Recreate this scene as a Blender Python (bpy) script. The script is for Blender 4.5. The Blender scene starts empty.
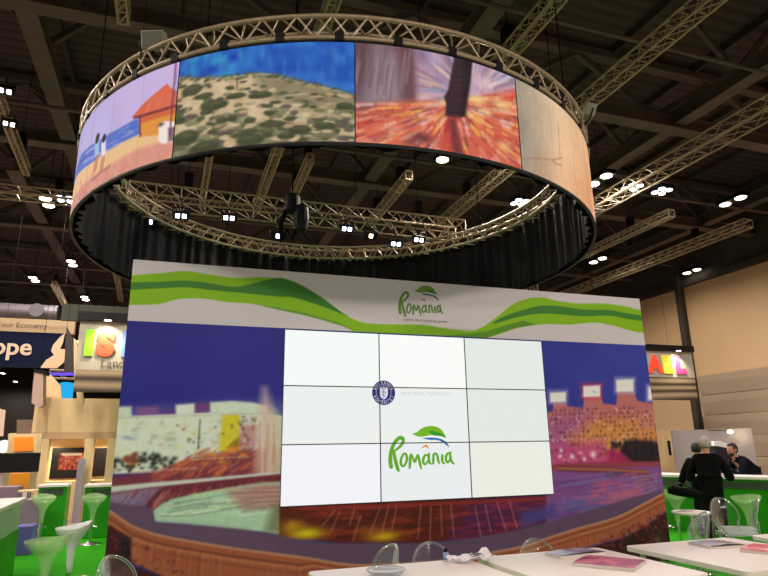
import bpy, bmesh, math, random
import numpy as np
from mathutils import Vector, Matrix, Euler

random.seed(4)
rng = np.random.default_rng(7)
sc = bpy.context.scene
COL = sc.collection

# ------------------------------------------------------------------ camera
FPX, YAW, PIT, ROL, EYE = 599.02, 0.334944, 0.258422, -0.0157874, 1.6
_r = Vector((math.cos(YAW), -math.sin(YAW), 0))
_f = Vector((math.sin(YAW) * math.cos(PIT), math.cos(YAW) * math.cos(PIT), math.sin(PIT)))
_u = _r.cross(_f)
R_ = _r * math.cos(ROL) + _u * math.sin(ROL)
U_ = _u * math.cos(ROL) - _r * math.sin(ROL)
cam_d = bpy.data.cameras.new('camera')
cam = bpy.data.objects.new('camera', cam_d)
COL.objects.link(cam)
cam.matrix_world = Matrix(((R_.x, U_.x, -_f.x, 0), (R_.y, U_.y, -_f.y, 0), (R_.z, U_.z, -_f.z, EYE), (0, 0, 0, 1)))
cam_d.sensor_width = 36
cam_d.lens = FPX / 768 * 36
cam_d.clip_start = 0.05
cam_d.clip_end = 400
sc.camera = cam

# ------------------------------------------------------------------ world, exposure
w = bpy.data.worlds.new('hall_air')
sc.world = w
w.use_nodes = True
w.node_tree.nodes['Background'].inputs[0].default_value = (1.0, 0.86, 0.68, 1)
w.node_tree.nodes['Background'].inputs[1].default_value = 0.16
vs = sc.view_settings
vs.view_transform = 'Standard'
vs.look = 'None'
vs.exposure = 0.0
vs.gamma = 1.0
vs.use_curve_mapping = False
LAMP_W = 960.0       # watts of one hall lamp
LAMP_COL = (1.0, 0.88, 0.78)


# ------------------------------------------------------------------ measuring helpers
def ray(px, py):
    x, y = px - 384, py - 288
    return _f + R_ * (x / FPX) - U_ * (y / FPX)


def atY(px, py, Y):
    v = ray(px, py)
    p = v * (Y / v.y)
    return Vector((p.x, Y, p.z + EYE))


def atX(px, py, X):
    v = ray(px, py)
    p = v * (X / v.x)
    return Vector((X, p.y, p.z + EYE))


def atZ(px, py, Z):
    v = ray(px, py)
    p = v * ((Z - EYE) / v.z)
    return Vector((p.x, p.y, Z))


def atF(px, fwd, z=0.0, row=440):
    """point at a forward distance along the sight line through (px, row), dropped to height z"""
    v = ray(px, row)
    d = v.x * math.sin(YAW) + v.y * math.cos(YAW)
    return Vector((v.x * fwd / d, v.y * fwd / d, z))


# ------------------------------------------------------------------ materials
def lin(c):
    c = np.asarray(c, float) / 255.0
    return np.where(c <= 0.04045, c / 12.92, ((c + 0.055) / 1.055) ** 2.4)


def mat(name, col, rough=0.5, metal=0.0, var=0.0, scale=6.0, emit=0.0, bump=0.0, trans=0.0, spec=0.5, stretch=None):
    m = bpy.data.materials.new(name)
    m.use_nodes = True
    nt = m.node_tree
    b = nt.nodes['Principled BSDF']
    lc = lin(col)
    b.inputs['Base Color'].default_value = (*lc, 1)
    b.inputs['Roughness'].default_value = rough
    b.inputs['Metallic'].default_value = metal
    b.inputs['Specular IOR Level'].default_value = spec
    b.inputs['Transmission Weight'].default_value = trans
    if emit:
        b.inputs['Emission Color'].default_value = (*lc, 1)
        b.inputs['Emission Strength'].default_value = emit
    if var or bump:
        tc = nt.nodes.new('ShaderNodeTexCoord')
        n = nt.nodes.new('ShaderNodeTexNoise')
        n.inputs['Scale'].default_value = scale
        n.inputs['Detail'].default_value = 4
        src = tc.outputs['Object']
        if stretch:
            mp = nt.nodes.new('ShaderNodeMapping')
            mp.inputs['Scale'].default_value = stretch
            nt.links.new(src, mp.inputs[0])
            src = mp.outputs[0]
        nt.links.new(src, n.inputs['Vector'])
        if var:
            r = nt.nodes.new('ShaderNodeValToRGB')
            r.color_ramp.elements[0].position = 0.3
            r.color_ramp.elements[1].position = 0.7
            r.color_ramp.elements[0].color = (*(lc * (1 - var)), 1)
            r.color_ramp.elements[1].color = (*np.minimum(lc * (1 + var), 1), 1)
            nt.links.new(n.outputs[0], r.inputs[0])
            nt.links.new(r.outputs[0], b.inputs['Base Color'])
        if bump:
            bp = nt.nodes.new('ShaderNodeBump')
            bp.inputs['Strength'].default_value = bump
            bp.inputs['Distance'].default_value = 0.02
            nt.links.new(n.outputs[0], bp.inputs['Height'])
            nt.links.new(bp.outputs[0], b.inputs['Normal'])
    return m


def glow(name, col, strength):
    m = bpy.data.materials.new(name)
    m.use_nodes = True
    nt = m.node_tree
    nt.nodes.clear()
    o = nt.nodes.new('ShaderNodeOutputMaterial')
    e = nt.nodes.new('ShaderNodeEmission')
    e.inputs[0].default_value = (*lin(col), 1)
    e.inputs[1].default_value = strength
    nt.links.new(e.outputs[0], o.inputs[0])
    return m


def clear_plastic(name, tint, edge=0.5):
    m = bpy.data.materials.new(name)
    m.use_nodes = True
    nt = m.node_tree
    nt.nodes.clear()
    o = nt.nodes.new('ShaderNodeOutputMaterial')
    t = nt.nodes.new('ShaderNodeBsdfTransparent')
    t.inputs[0].default_value = (*tint, 1)
    g = nt.nodes.new('ShaderNodeBsdfGlossy')
    g.inputs['Roughness'].default_value = 0.08
    d = nt.nodes.new('ShaderNodeBsdfDiffuse')
    d.inputs[0].default_value = (0.75, 0.75, 0.72, 1)
    lw = nt.nodes.new('ShaderNodeLayerWeight')
    lw.inputs[0].default_value = edge
    m1 = nt.nodes.new('ShaderNodeMixShader')
    m2 = nt.nodes.new('ShaderNodeMixShader')
    m2.inputs[0].default_value = 0.5
    nt.links.new(g.outputs[0], m2.inputs[1])
    nt.links.new(d.outputs[0], m2.inputs[2])
    nt.links.new(lw.outputs['Facing'], m1.inputs[0])
    nt.links.new(t.outputs[0], m1.inputs[1])
    nt.links.new(m2.outputs[0], m1.inputs[2])
    nt.links.new(m1.outputs[0], o.inputs[0])
    return m


def frosted(name, col, see=0.35):
    """milky see-through plastic"""
    m = bpy.data.materials.new(name)
    m.use_nodes = True
    nt = m.node_tree
    b = nt.nodes['Principled BSDF']
    b.inputs['Base Color'].default_value = (*lin(col), 1)
    b.inputs['Roughness'].default_value = 0.25
    o = nt.nodes['Material Output']
    t = nt.nodes.new('ShaderNodeBsdfTransparent')
    x = nt.nodes.new('ShaderNodeMixShader')
    x.inputs[0].default_value = see
    nt.links.new(b.outputs[0], x.inputs[1])
    nt.links.new(t.outputs[0], x.inputs[2])
    nt.links.new(x.outputs[0], o.inputs[0])
    return m


def painted(name, rough=0.45, emit=0.0):
    m = bpy.data.materials.new(name)
    m.use_nodes = True
    nt = m.node_tree
    b = nt.nodes['Principled BSDF']
    a = nt.nodes.new('ShaderNodeAttribute')
    a.attribute_name = 'print'
    if emit:
        b.inputs['Base Color'].default_value = (0.01, 0.01, 0.01, 1)
        nt.links.new(a.outputs['Color'], b.inputs['Emission Color'])
        b.inputs['Emission Strength'].default_value = emit
    else:
        nt.links.new(a.outputs['Color'], b.inputs['Base Color'])
    b.inputs['Roughness'].default_value = rough if not emit else .8
    b.inputs['Specular IOR Level'].default_value = 0.2 if not emit else .04
    return m


M = dict(
    alu=mat('truss_aluminium', (174, 157, 129), 0.45, 0.45, 0.1, 20),
    steel=mat('roof_steel', (88, 75, 65), 0.7, 0.0, 0.2, 1.5),
    steel_dark=mat('roof_steel_dark', (60, 52, 45), 0.8, 0.0, 0.2, 1.5),
    black=mat('black_plastic', (10, 10, 11), 0.5, 0, 0.2, 30, spec=0.25),
    cable=mat('black_cable', (12, 11, 11), 0.9, spec=.1),
    drape=mat('black_drape', (7, 7, 10), 0.7, 0, 0.35, 2.5, bump=0.4, spec=0.22, stretch=(6, 6, 0.6)),
    white=mat('white_laminate', (244, 232, 225), 0.35, 0, 0.02, 3),
    white_plastic=mat('white_plastic', (232, 236, 232), 0.25, 0, 0.02, 8),
    green=mat('green_panel', (38, 148, 12), 0.35, 0, 0.06, 2),
    carpet=mat('green_carpet', (48, 156, 12), 0.9, 0, 0.12, 40, bump=0.3, spec=0.1),
    hallfloor=mat('hall_floor', (150, 132, 126), 0.6, 0, 0.12, 0.8),
    chrome=mat('chrome', (220, 220, 222), 0.15, 1.0, 0.03, 10),
    cream=mat('cream_partition', (222, 190, 142), 0.6, 0, 0.04, 2),
    cream2=mat('warm_beam_trim', (198, 160, 122), 0.6, 0, 0.05, 2),
    navy=mat('navy_sign', (9, 17, 46), 0.7, 0, 0.1, 3, spec=.12),
    skin=mat('skin', (196, 140, 112), 0.55, 0, 0.05, 10),
    coat=mat('black_coat', (9, 9, 10), 0.85, 0, 0.25, 20, bump=0.2, spec=0.12),
    navy_coat=mat('navy_jacket', (17, 18, 29), 0.85, 0, 0.2, 20, bump=0.2, spec=0.12),
    trousers=mat('dark_trousers', (9, 9, 10), 0.85, 0, 0.2, 20, spec=0.12),
    grey_hair=mat('grey_hair', (182, 166, 158), 0.7, 0, 0.2, 60, bump=0.5, stretch=(1, 1, .3)),
    dark_hair=mat('dark_hair', (28, 22, 20), 0.6, 0, 0.2, 60, bump=0.5),
    shoe=mat('shoe_leather', (14, 13, 13), 0.35),
    clear=clear_plastic('clear_polycarbonate', (0.93, 0.96, 0.94), 0.38),
    clear_rim=clear_plastic('clear_polycarbonate_rim', (0.9, 0.93, 0.9), 0.62),
    frost=frosted('frosted_green_white_plastic', (186, 222, 158), 0.62),
    lamp=glow('lamp_lens', (255, 240, 214), 9.0),
    lamp_cool=glow('lamp_lens_cool', (226, 232, 255), 9.0),
)


# ------------------------------------------------------------------ mesh helpers
class MB:
    def __init__(self):
        self.bm = bmesh.new()

    def box(self, c, s, rz=0.0, rot=None):
        mx = Matrix.Translation(Vector(c)) @ (rot.to_4x4() if rot else Matrix.Rotation(rz, 4, 'Z')) @ Matrix.Diagonal((s[0], s[1], s[2], 1))
        bmesh.ops.create_cube(self.bm, size=1.0, matrix=mx)
        return self

    def bar(self, a, b, r, n=6, r2=None):
        a, b = Vector(a), Vector(b)
        d = b - a
        L = d.length
        if L < 1e-6:
            return self
        q = d.to_track_quat('Z', 'Y').to_matrix().to_4x4()
        mx = Matrix.Translation((a + b) / 2) @ q
        bmesh.ops.create_cone(self.bm, cap_ends=True, segments=n, radius1=r, radius2=r if r2 is None else r2, depth=L, matrix=mx)
        return self

    def tube(self, pts, r, n=8, closed=False):
        pts = [Vector(p) for p in pts]
        N = len(pts)
        rings = []
        prev = None
        for i, p in enumerate(pts):
            if closed:
                t = pts[(i + 1) % N] - pts[i - 1]
            else:
                t = pts[min(i + 1, N - 1)] - pts[max(i - 1, 0)]
            t.normalize()
            if prev is None:
                x = t.orthogonal().normalized()
            else:
                x = (prev - t * prev.dot(t)).normalized()
            prev = x
            y = t.cross(x)
            rr = r[i] if isinstance(r, (list, tuple)) else r
            rings.append([self.bm.verts.new(p + (x * math.cos(2 * math.pi * k / n) + y * math.sin(2 * math.pi * k / n)) * rr) for k in range(n)])
        for i in range(N if closed else N - 1):
            A, B = rings[i], rings[(i + 1) % N]
            off = 0
            if closed and i == N - 1:
                off = min(range(n), key=lambda o: (A[0].co - B[o].co).length)
            for k in range(n):
                self.bm.faces.new((A[k], A[(k + 1) % n], B[(k + 1 + off) % n], B[(k + off) % n]))
        if not closed:
            self.bm.faces.new(rings[0][::-1])
            self.bm.faces.new(rings[-1])
        return self

    def lathe(self, prof, n=24, c=(0, 0, 0), fn=None):
        c = Vector(c)
        rings = []
        for (r, z) in prof:
            if r < 1e-5:
                p = Vector((0, 0, z))
                rings.append([self.bm.verts.new(c + (fn(p) if fn else p))])
            else:
                ring = []
                for k in range(n):
                    a = 2 * math.pi * k / n
                    p = Vector((r * math.cos(a), r * math.sin(a), z))
                    ring.append(self.bm.verts.new(c + (fn(p) if fn else p)))
                rings.append(ring)
        for A, B in zip(rings, rings[1:]):
            if len(A) == 1 and len(B) == 1:
                continue
            for k in range(n):
                k2 = (k + 1) % n
                if len(A) == 1:
                    self.bm.faces.new((A[0], B[k2], B[k]))
                elif len(B) == 1:
                    self.bm.faces.new((A[k], A[k2], B[0]))
                else:
                    self.bm.faces.new((A[k], A[k2], B[k2], B[k]))
        return self

    def prism(self, pts, depth, frame=None):
        """2D outline in (x, z) extruded along +y by depth; frame maps to the world"""
        frame = frame or Matrix.Identity(4)
        a = [self.bm.verts.new(frame @ Vector((p[0], 0, p[1]))) for p in pts]
        b = [self.bm.verts.new(frame @ Vector((p[0], depth, p[1]))) for p in pts]
        n = len(pts)
        self.bm.faces.new(a)
        self.bm.faces.new(b[::-1])
        for i in range(n):
            j = (i + 1) % n
            self.bm.faces.new((a[i], b[i], b[j], a[j]))
        return self

    def slab(self, x0, x1, y0, y1, z0, z1, rad, seg=6):
        """horizontal plate with rounded plan corners"""
        pts = []
        for (cx, cy, a0) in ((x1 - rad, y1 - rad, 0), (x0 + rad, y1 - rad, 90), (x0 + rad, y0 + rad, 180), (x1 - rad, y0 + rad, 270)):
            for k in range(seg + 1):
                a = math.radians(a0 + 90 * k / seg)
                pts.append((cx + rad * math.cos(a), cy + rad * math.sin(a)))
        lo = [self.bm.verts.new((p[0], p[1], z0)) for p in pts]
        hi = [self.bm.verts.new((p[0], p[1], z1)) for p in pts]
        n = len(pts)
        self.bm.faces.new(hi)
        self.bm.faces.new(lo[::-1])
        for i in range(n):
            j = (i + 1) % n
            self.bm.faces.new((lo[i], lo[j], hi[j], hi[i]))
        return self

    def build(self, name, m, parent=None, smooth=False, bevel=0.0, recalc=True):
        if recalc:
            bmesh.ops.recalc_face_normals(self.bm, faces=self.bm.faces)
        me = bpy.data.meshes.new(name)
        self.bm.to_mesh(me)
        self.bm.free()
        me.materials.append(m)
        if smooth:
            me.polygons.foreach_set('use_smooth', [True] * len(me.polygons))
        o = bpy.data.objects.new(name, me)
        COL.objects.link(o)
        if parent is not None:
            put(o, parent)
        if bevel:
            bv = o.modifiers.new('bevel', 'BEVEL')
            bv.width = bevel
            bv.segments = 2
            bv.limit_method = 'ANGLE'
        return o


def put(o, parent):
    """parent o (built in world coordinates) to a thing without moving it"""
    o.parent = parent
    bpy.context.view_layer.update()
    o.matrix_parent_inverse = parent.matrix_world.inverted()


def empty(name, loc, label, cat, group=None, rz=0.0):
    o = bpy.data.objects.new(name, None)
    COL.objects.link(o)
    o.location = loc
    o.rotation_euler = (0, 0, rz)
    o.empty_display_size = 0.1
    tag(o, label, cat, group)
    bpy.context.view_layer.update()
    return o


def tag(o, label, cat, group=None):
    o['label'] = label
    o['category'] = cat
    if group:
        o['group'] = group
    return o


def struct(o):
    o['kind'] = 'structure'
    return o


def dup(root, loc, rz=None, label=None, group=None):
    r = root.copy()
    COL.objects.link(r)
    r.location = loc
    if rz is not None:
        r.rotation_euler = (0, 0, rz)
    if label:
        r['label'] = label
    if group:
        r['group'] = group
    for ch in list(root.children):
        c = ch.copy()
        COL.objects.link(c)
        c.parent = r
        for g in list(ch.children):
            d = g.copy()
            COL.objects.link(d)
            d.parent = c
    return r


def text_mesh(name, body, size, m, parent, mx, bold=0.0, extrude=0.0, align='LEFT', shear=0.0):
    cu = bpy.data.curves.new('lettering', 'FONT')
    cu.body = body
    cu.size = size
    cu.offset = bold
    cu.extrude = extrude
    cu.align_x = align
    cu.shear = shear
    cu.resolution_u = 3
    t = bpy.data.objects.new('lettering', cu)
    COL.objects.link(t)
    bpy.context.view_layer.update()
    dg = bpy.context.evaluated_depsgraph_get()
    me = bpy.data.meshes.new_from_object(t.evaluated_get(dg))
    bpy.data.objects.remove(t)
    me.transform(mx)
    me.materials.clear()
    me.materials.append(m)
    me.name = name
    o = bpy.data.objects.new(name, me)
    COL.objects.link(o)
    if parent is not None:
        put(o, parent)
    return o


def facing(x, y, z, rz=0.0):
    """matrix that stands flat XY artwork up at (x,y,z), facing -Y, turned by rz"""
    return Matrix.Translation((x, y, z)) @ Matrix.Rotation(rz, 4, 'Z') @ Matrix.Rotation(math.pi / 2, 4, 'X')


# ------------------------------------------------------------------ print painter (pictures printed on or shown by flat panels)
def vnoise(U, V, s, seed=0):
    r = np.random.default_rng(seed)
    g = r.random((67, 67))
    x, y = U / s, V / s
    xi, yi = np.floor(x).astype(int), np.floor(y).astype(int)
    fx, fy = x - xi, y - yi
    fx, fy = fx * fx * (3 - 2 * fx), fy * fy * (3 - 2 * fy)
    a, b = xi % 67, yi % 67
    a2, b2 = (xi + 1) % 67, (yi + 1) % 67
    return (g[a, b] * (1 - fx) + g[a2, b] * fx) * (1 - fy) + (g[a, b2] * (1 - fx) + g[a2, b2] * fx) * fy


class Canvas:
    def __init__(self, u0, u1, v0, v1, nu, nv, conv):
        self.u = np.linspace(u0, u1, nu)
        self.v = np.linspace(v0, v1, nv)
        self.U, self.V = np.meshgrid(self.u, self.v, indexing='ij')
        self.img = np.zeros((nu, nv, 3))
        self.conv = conv
        self.nu, self.nv = nu, nv
        self.du = self.u[1] - self.u[0]

    def win(self, lo, hi, pad):
        i0, i1 = np.searchsorted(self.u, (lo[0] - pad, hi[0] + pad))
        j0, j1 = np.searchsorted(self.v, (lo[1] - pad, hi[1] + pad))
        return slice(i0, i1), slice(j0, j1)

    def blend(self, s, a, col):
        a = a[..., None]
        self.img[s] = self.img[s] * (1 - a) + np.asarray(col, float) * a

    def poly(self, px, col, soft=0.012, alpha=1.0, raw=False):
        P = np.array(px if raw else [self.conv(*p) for p in px], float)
        s = self.win(P.min(0), P.max(0), soft)
        U, V = self.U[s], self.V[s]
        if U.size == 0:
            return
        ins = np.zeros(U.shape, bool)
        d = np.full(U.shape, 1e9)
        n = len(P)
        for i in range(n):
            a, b = P[i], P[(i + 1) % n]
            if a[1] != b[1]:
                c = ((a[1] > V) != (b[1] > V)) & (U < (b[0] - a[0]) * (V - a[1]) / (b[1] - a[1]) + a[0])
                ins ^= c
            ab = b - a
            t = np.clip(((U - a[0]) * ab[0] + (V - a[1]) * ab[1]) / max(ab @ ab, 1e-12), 0, 1)
            d = np.minimum(d, np.hypot(U - a[0] - t * ab[0], V - a[1] - t * ab[1]))
        sd = np.where(ins, d, -d)
        self.blend(s, np.clip(sd / soft + 0.5, 0, 1) * alpha, col(U, V) if callable(col) else col)

    def spot(self, px, rx, ry, col, alpha=1.0, hard=0.0, pxunit=None):
        """soft ellipse; radii in photo pixels"""
        c = np.array(self.conv(*px))
        e = np.array(self.conv(px[0] + 1, px[1]))
        k = np.hypot(*(e - c))
        rx, ry = rx * k, ry * k
        s = self.win(c - (rx * 2, ry * 2), c + (rx * 2, ry * 2), 0)
        U, V = self.U[s], self.V[s]
        if U.size == 0:
            return
        q = np.sqrt(((U - c[0]) / rx) ** 2 + ((V - c[1]) / ry) ** 2)
        a = np.clip((1.15 - q) / 0.3, 0, 1) if hard else np.exp(-q * q * 1.6)
        self.blend(s, a * alpha, col)

    def line(self, p0, p1, wpx, col, alpha=1.0, taper=1.0):
        self.path([p0, p1], wpx, col, alpha)

    def path(self, pts, wpx, col, alpha=1.0):
        P = np.array([self.conv(*p) for p in pts])
        e = np.array(self.conv(pts[0][0] + 1, pts[0][1]))
        k = np.hypot(*(e - P[0]))
        ws = np.broadcast_to(np.asarray(wpx, float), (len(P),)) * k / 2
        pad = ws.max() + 0.02
        s = self.win(P.min(0), P.max(0), pad)
        U, V = self.U[s], self.V[s]
        if U.size == 0:
            return
        best = np.zeros(U.shape)
        for a, b, wa, wb in zip(P, P[1:], ws, ws[1:]):
            ab = b - a
            t = np.clip(((U - a[0]) * ab[0] + (V - a[1]) * ab[1]) / max(ab @ ab, 1e-12), 0, 1)
            d = np.hypot(U - a[0] - t * ab[0], V - a[1] - t * ab[1])
            best = np.maximum(best, np.clip((wa + (wb - wa) * t - d) / (self.du * 1.2) + 0.5, 0, 1))
        self.blend(s, best * alpha, col)

    def soften(self, n=1):
        for _ in range(n):
            p = np.pad(self.img, ((1, 1), (1, 1), (0, 0)), mode='edge')
            self.img = (p[1:-1, 1:-1] * 2 + p[:-2, 1:-1] + p[2:, 1:-1] + p[1:-1, :-2] + p[1:-1, 2:]) / 6

    def mesh(self, name, place, m, parent, gain=1.0, cap=0.92, hole=None):
        """place(u, v) -> xyz arrays; a grid mesh carrying the picture as its print"""
        X, Y, Z = place(self.U, self.V)
        co = np.stack([X, Y, Z], -1).reshape(-1, 3)
        i = np.arange(self.nu * self.nv).reshape(self.nu, self.nv)
        f = np.stack([i[:-1, :-1], i[1:, :-1], i[1:, 1:], i[:-1, 1:]], -1).reshape(-1, 4)
        if hole:
            uu, vv = self.U.ravel()[f], self.V.ravel()[f]
            f = f[~((uu.min(1) > hole[0]) & (uu.max(1) < hole[1]) & (vv.min(1) > hole[2]) & (vv.max(1) < hole[3]))]
        me = bpy.data.meshes.new(name)
        me.vertices.add(len(co))
        me.vertices.foreach_set('co', co.ravel())
        me.loops.add(f.size)
        me.loops.foreach_set('vertex_index', f.ravel().astype(np.int32))
        me.polygons.add(len(f))
        me.polygons.foreach_set('loop_start', np.arange(0, f.size, 4, dtype=np.int32))
        me.update(calc_edges=True)
        at = me.color_attributes.new('print', 'FLOAT_COLOR', 'POINT')
        c = np.ones((len(co), 4))
        c[:, :3] = np.clip(lin(np.clip(self.img, 0, 255)) * gain, 0, cap).reshape(-1, 3)
        at.data.foreach_set('color', c.ravel())
        me.materials.append(m)
        o = bpy.data.objects.new(name, me)
        COL.objects.link(o)
        put(o, parent)
        return o


def smooth_path(pts, k=6):
    P = [np.array(p, float) for p in pts]
    P = [2 * P[0] - P[1]] + P + [2 * P[-1] - P[-2]]
    out = []
    for i in range(1, len(P) - 2):
        for j in range(k):
            t = j / k
            out.append(0.5 * (2 * P[i] + (P[i + 1] - P[i - 1]) * t + (2 * P[i - 1] - 5 * P[i] + 4 * P[i + 1] - P[i + 2]) * t * t + (3 * P[i] - P[i - 1] - 3 * P[i + 1] + P[i + 2]) * t ** 3))
    out.append(P[-2])
    return out

# ------------------------------------------------------------------ the hall
def ceiling_deck():
    m = bpy.data.materials.new('roof_deck')
    m.use_nodes = True
    nt = m.node_tree
    b = nt.nodes['Principled BSDF']
    b.inputs['Roughness'].default_value = 0.8
    b.inputs['Specular IOR Level'].default_value = 0.2
    tc = nt.nodes.new('ShaderNodeTexCoord')
    wv = nt.nodes.new('ShaderNodeTexWave')
    wv.wave_type = 'BANDS'
    wv.bands_direction = 'Y'
    wv.inputs['Scale'].default_value = 1.0
    wv.inputs['Distortion'].default_value = 0.4
    cr = nt.nodes.new('ShaderNodeValToRGB')
    cr.color_ramp.elements[0].color = (*lin((64, 53, 50)), 1)
    cr.color_ramp.elements[1].color = (*lin((82, 68, 64)), 1)
    nt.links.new(tc.outputs['Object'], wv.inputs[0])
    nt.links.new(wv.outputs[0], cr.inputs[0])
    nt.links.new(cr.outputs[0], b.inputs['Base Color'])
    return m


HX0, HX1, HY0, HY1 = -45.0, 20.0, -26.0, 72.0
struct(MB().box(((HX0 + HX1) / 2, (HY0 + HY1) / 2, -0.1), (HX1 - HX0, HY1 - HY0, 0.2)).build('floor', M['hallfloor']))
struct(MB().box((3.4, 8.7, 0.006), (12.4, 13.4, 0.012)).build('floor_carpet', M['carpet']))
struct(MB().box(((HX0 + HX1) / 2, (HY0 + HY1) / 2, 11.0), (HX1 - HX0, HY1 - HY0, 0.2)).build('ceiling', ceiling_deck()))
wall_beige = mat('beige_wall_panel', (212, 174, 128), 0.75, 0, 0.03, 0.6)
struct(MB().box((HX1 + 0.15, (HY0 + HY1) / 2, 4.0), (0.3, HY1 - HY0, 8.0)).build('wall_right', wall_beige))
struct(MB().box((HX1 + 0.15, (HY0 + HY1) / 2, 9.5), (0.3, HY1 - HY0, 3.0)).build('wall_right_clerestory', M['steel_dark']))
struct(MB().box(((HX0 + HX1) / 2, HY1 + 0.15, 5.5), (HX1 - HX0, 0.3, 11)).build('wall_back', mat('dark_back_wall', (52, 44, 40), 0.8, 0, 0.1, 1)))
struct(MB().box((HX0 - 0.15, (HY0 + HY1) / 2, 5.5), (0.3, HY1 - HY0, 11)).build('wall_left', mat('dark_side_wall', (60, 50, 44), 0.8, 0, 0.1, 1)))
# horizontal cladding on the lower right wall, in front of the column at Y = 19
mb = MB()
for k in range(5):
    z0 = 0.25 + k * 0.78
    prof = [(0, z0), (-0.05, z0 + 0.02), (-0.14, z0 + 0.5), (-0.14, z0 + 0.72), (-0.02, z0 + 0.78), (0, z0 + 0.78)]
    a = [mb.bm.verts.new((HX1 + p[0], -2, p[1])) for p in prof]
    b = [mb.bm.verts.new((HX1 + p[0], 18.85, p[1])) for p in prof]
    for i in range(len(prof) - 1):
        mb.bm.faces.new((a[i], a[i + 1], b[i + 1], b[i]))
    mb.bm.faces.new(a)
    mb.bm.faces.new(b)
struct(mb.build('wall_cladding', mat('grey_beige_cladding', (168, 146, 118), 0.7, 0, 0.05, 0.5)))
mb = MB()
mb.box((HX1 - 0.16, 19.05, 4.2), (0.32, 0.1, 8.4))
mb.box((HX1 - 0.3, 19.05, 4.2), (0.05, 0.26, 8.4))
struct(mb.build('column', mat('dark_wall_column', (62, 56, 46), 0.6, 0, 0.1, 2)))
struct(MB().box((HX1 - 0.05, 29, 8.0), (0.3, 86, 0.24)).build('trim_1', M['steel_dark']))
d1 = struct(MB().box((HX1 - 0.04, 20.85, 1.05), (0.08, 1.25, 2.1)).build('door_1', mat('pale_wood_door', (226, 190, 140), 0.5, 0, 0.06, 3, stretch=(1, 1, .2))))
MB().box((HX1 - 0.09, 20.85, 1.35), (0.02, 0.14, 0.6)).build('vision_panel', M['black'], d1)
MB().box((HX1 - 0.1, 20.4, 0.98), (0.06, 0.05, 0.16)).build('door_handle', M['chrome'], d1)

# roof steel: deep trusses across the hall, purlins along it
for k, y in enumerate((-2.2, 4.2, 10.2, 15.5, 22.0, 30.0, 38.0, 46.0, 54.0, 62.0)):
    mb = MB()
    mb.box((-12.5, y, 9.02), (65, 0.34, 0.05))
    mb.box((-12.5, y, 9.18), (65, 0.05, 0.3))
    mb.box((-12.5, y, 9.34), (65, 0.30, 0.04))
    mb.box((-12.5, y, 10.7), (65, 0.26, 0.2))
    x = -44.0
    up = True
    while x < 19:
        a, b = ((x, y, 9.3), (x + 2.1, y, 10.65))
        if not up:
            a, b = ((x, y, 10.65), (x + 2.1, y, 9.3))
        d = Vector(b) - Vector(a)
        mb.box((Vector(a) + Vector(b)) / 2, (d.length, 0.12, 0.14), rot=d.to_track_quat('X', 'Z').to_matrix())
        up = not up
        x += 2.1
    struct(mb.build('roof_beam', M['steel']))
for (x, y0, y1) in ((-24.0, -25, 71), (-17.0, -25, 71), (-10.0, -25, 71), (-2.95, -25, 17.6), (-4.65, 17.6, 71), (4.95, -25, 71), (11.25, -25, 71), (17.6, -25, 71)):
    mb = MB()
    ym, yl = (y0 + y1) / 2, y1 - y0
    mb.box((x, ym, 9.12), (0.36, yl, 0.04)).box((x, ym, 9.3), (0.05, yl, 0.34)).box((x, ym, 9.48), (0.3, yl, 0.04))
    yy = y0 + 1.0
    while yy < y1 - 1:
        for (a, b) in (((x, yy, 9.48), (x - 1.3, yy, 10.85)), ((x, yy, 9.48), (x + 1.3, yy, 10.85))):
            d = Vector(b) - Vector(a)
            mb.box((Vector(a) + Vector(b)) / 2, (d.length, 0.1, 0.12), rot=d.to_track_quat('X', 'Z').to_matrix())
        yy += 3.6
    struct(mb.build('roof_beam', M['steel']))
for i in range(26):
    x = -43 + i * 2.5
    struct(MB().box((x, 29, 10.8), (0.1, 86, 0.2)).build('roof_beam', M['steel_dark']))
for (y, z, r) in ((7.6, 8.9, 0.045), (13.3, 8.85, 0.05), (19.2, 8.9, 0.05), (26.5, 8.9, 0.06)):
    struct(MB().bar((-40, y, z), (19.9, y, z), r, 8).build('roof_beam', M['steel']))


# ------------------------------------------------------------------ stage wall with header, mural and video wall
SX0, SX1, SY, ZH, ZT = -0.563, 6.672, 7.227, 3.0148, 3.739
stage = empty('stage_wall', ((SX0 + SX1) / 2, SY, 0), 'tall display wall with white and green wave header above a night fountain mural', 'display wall')
stage['kind'] = 'thing'
MB().box(((SX0 + SX1) / 2, SY + 0.27, ZT / 2), (SX1 - SX0, 0.5, ZT)).build('wall_core', mat('grey_board', (150, 148, 146), 0.7, 0, 0.03, 2), stage)


def wconv(px, py):
    p = atY(px, py, SY)
    return p.x, p.z


def place_wall(off):
    return lambda U, V: (U, np.full_like(U, SY - off), V)


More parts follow.
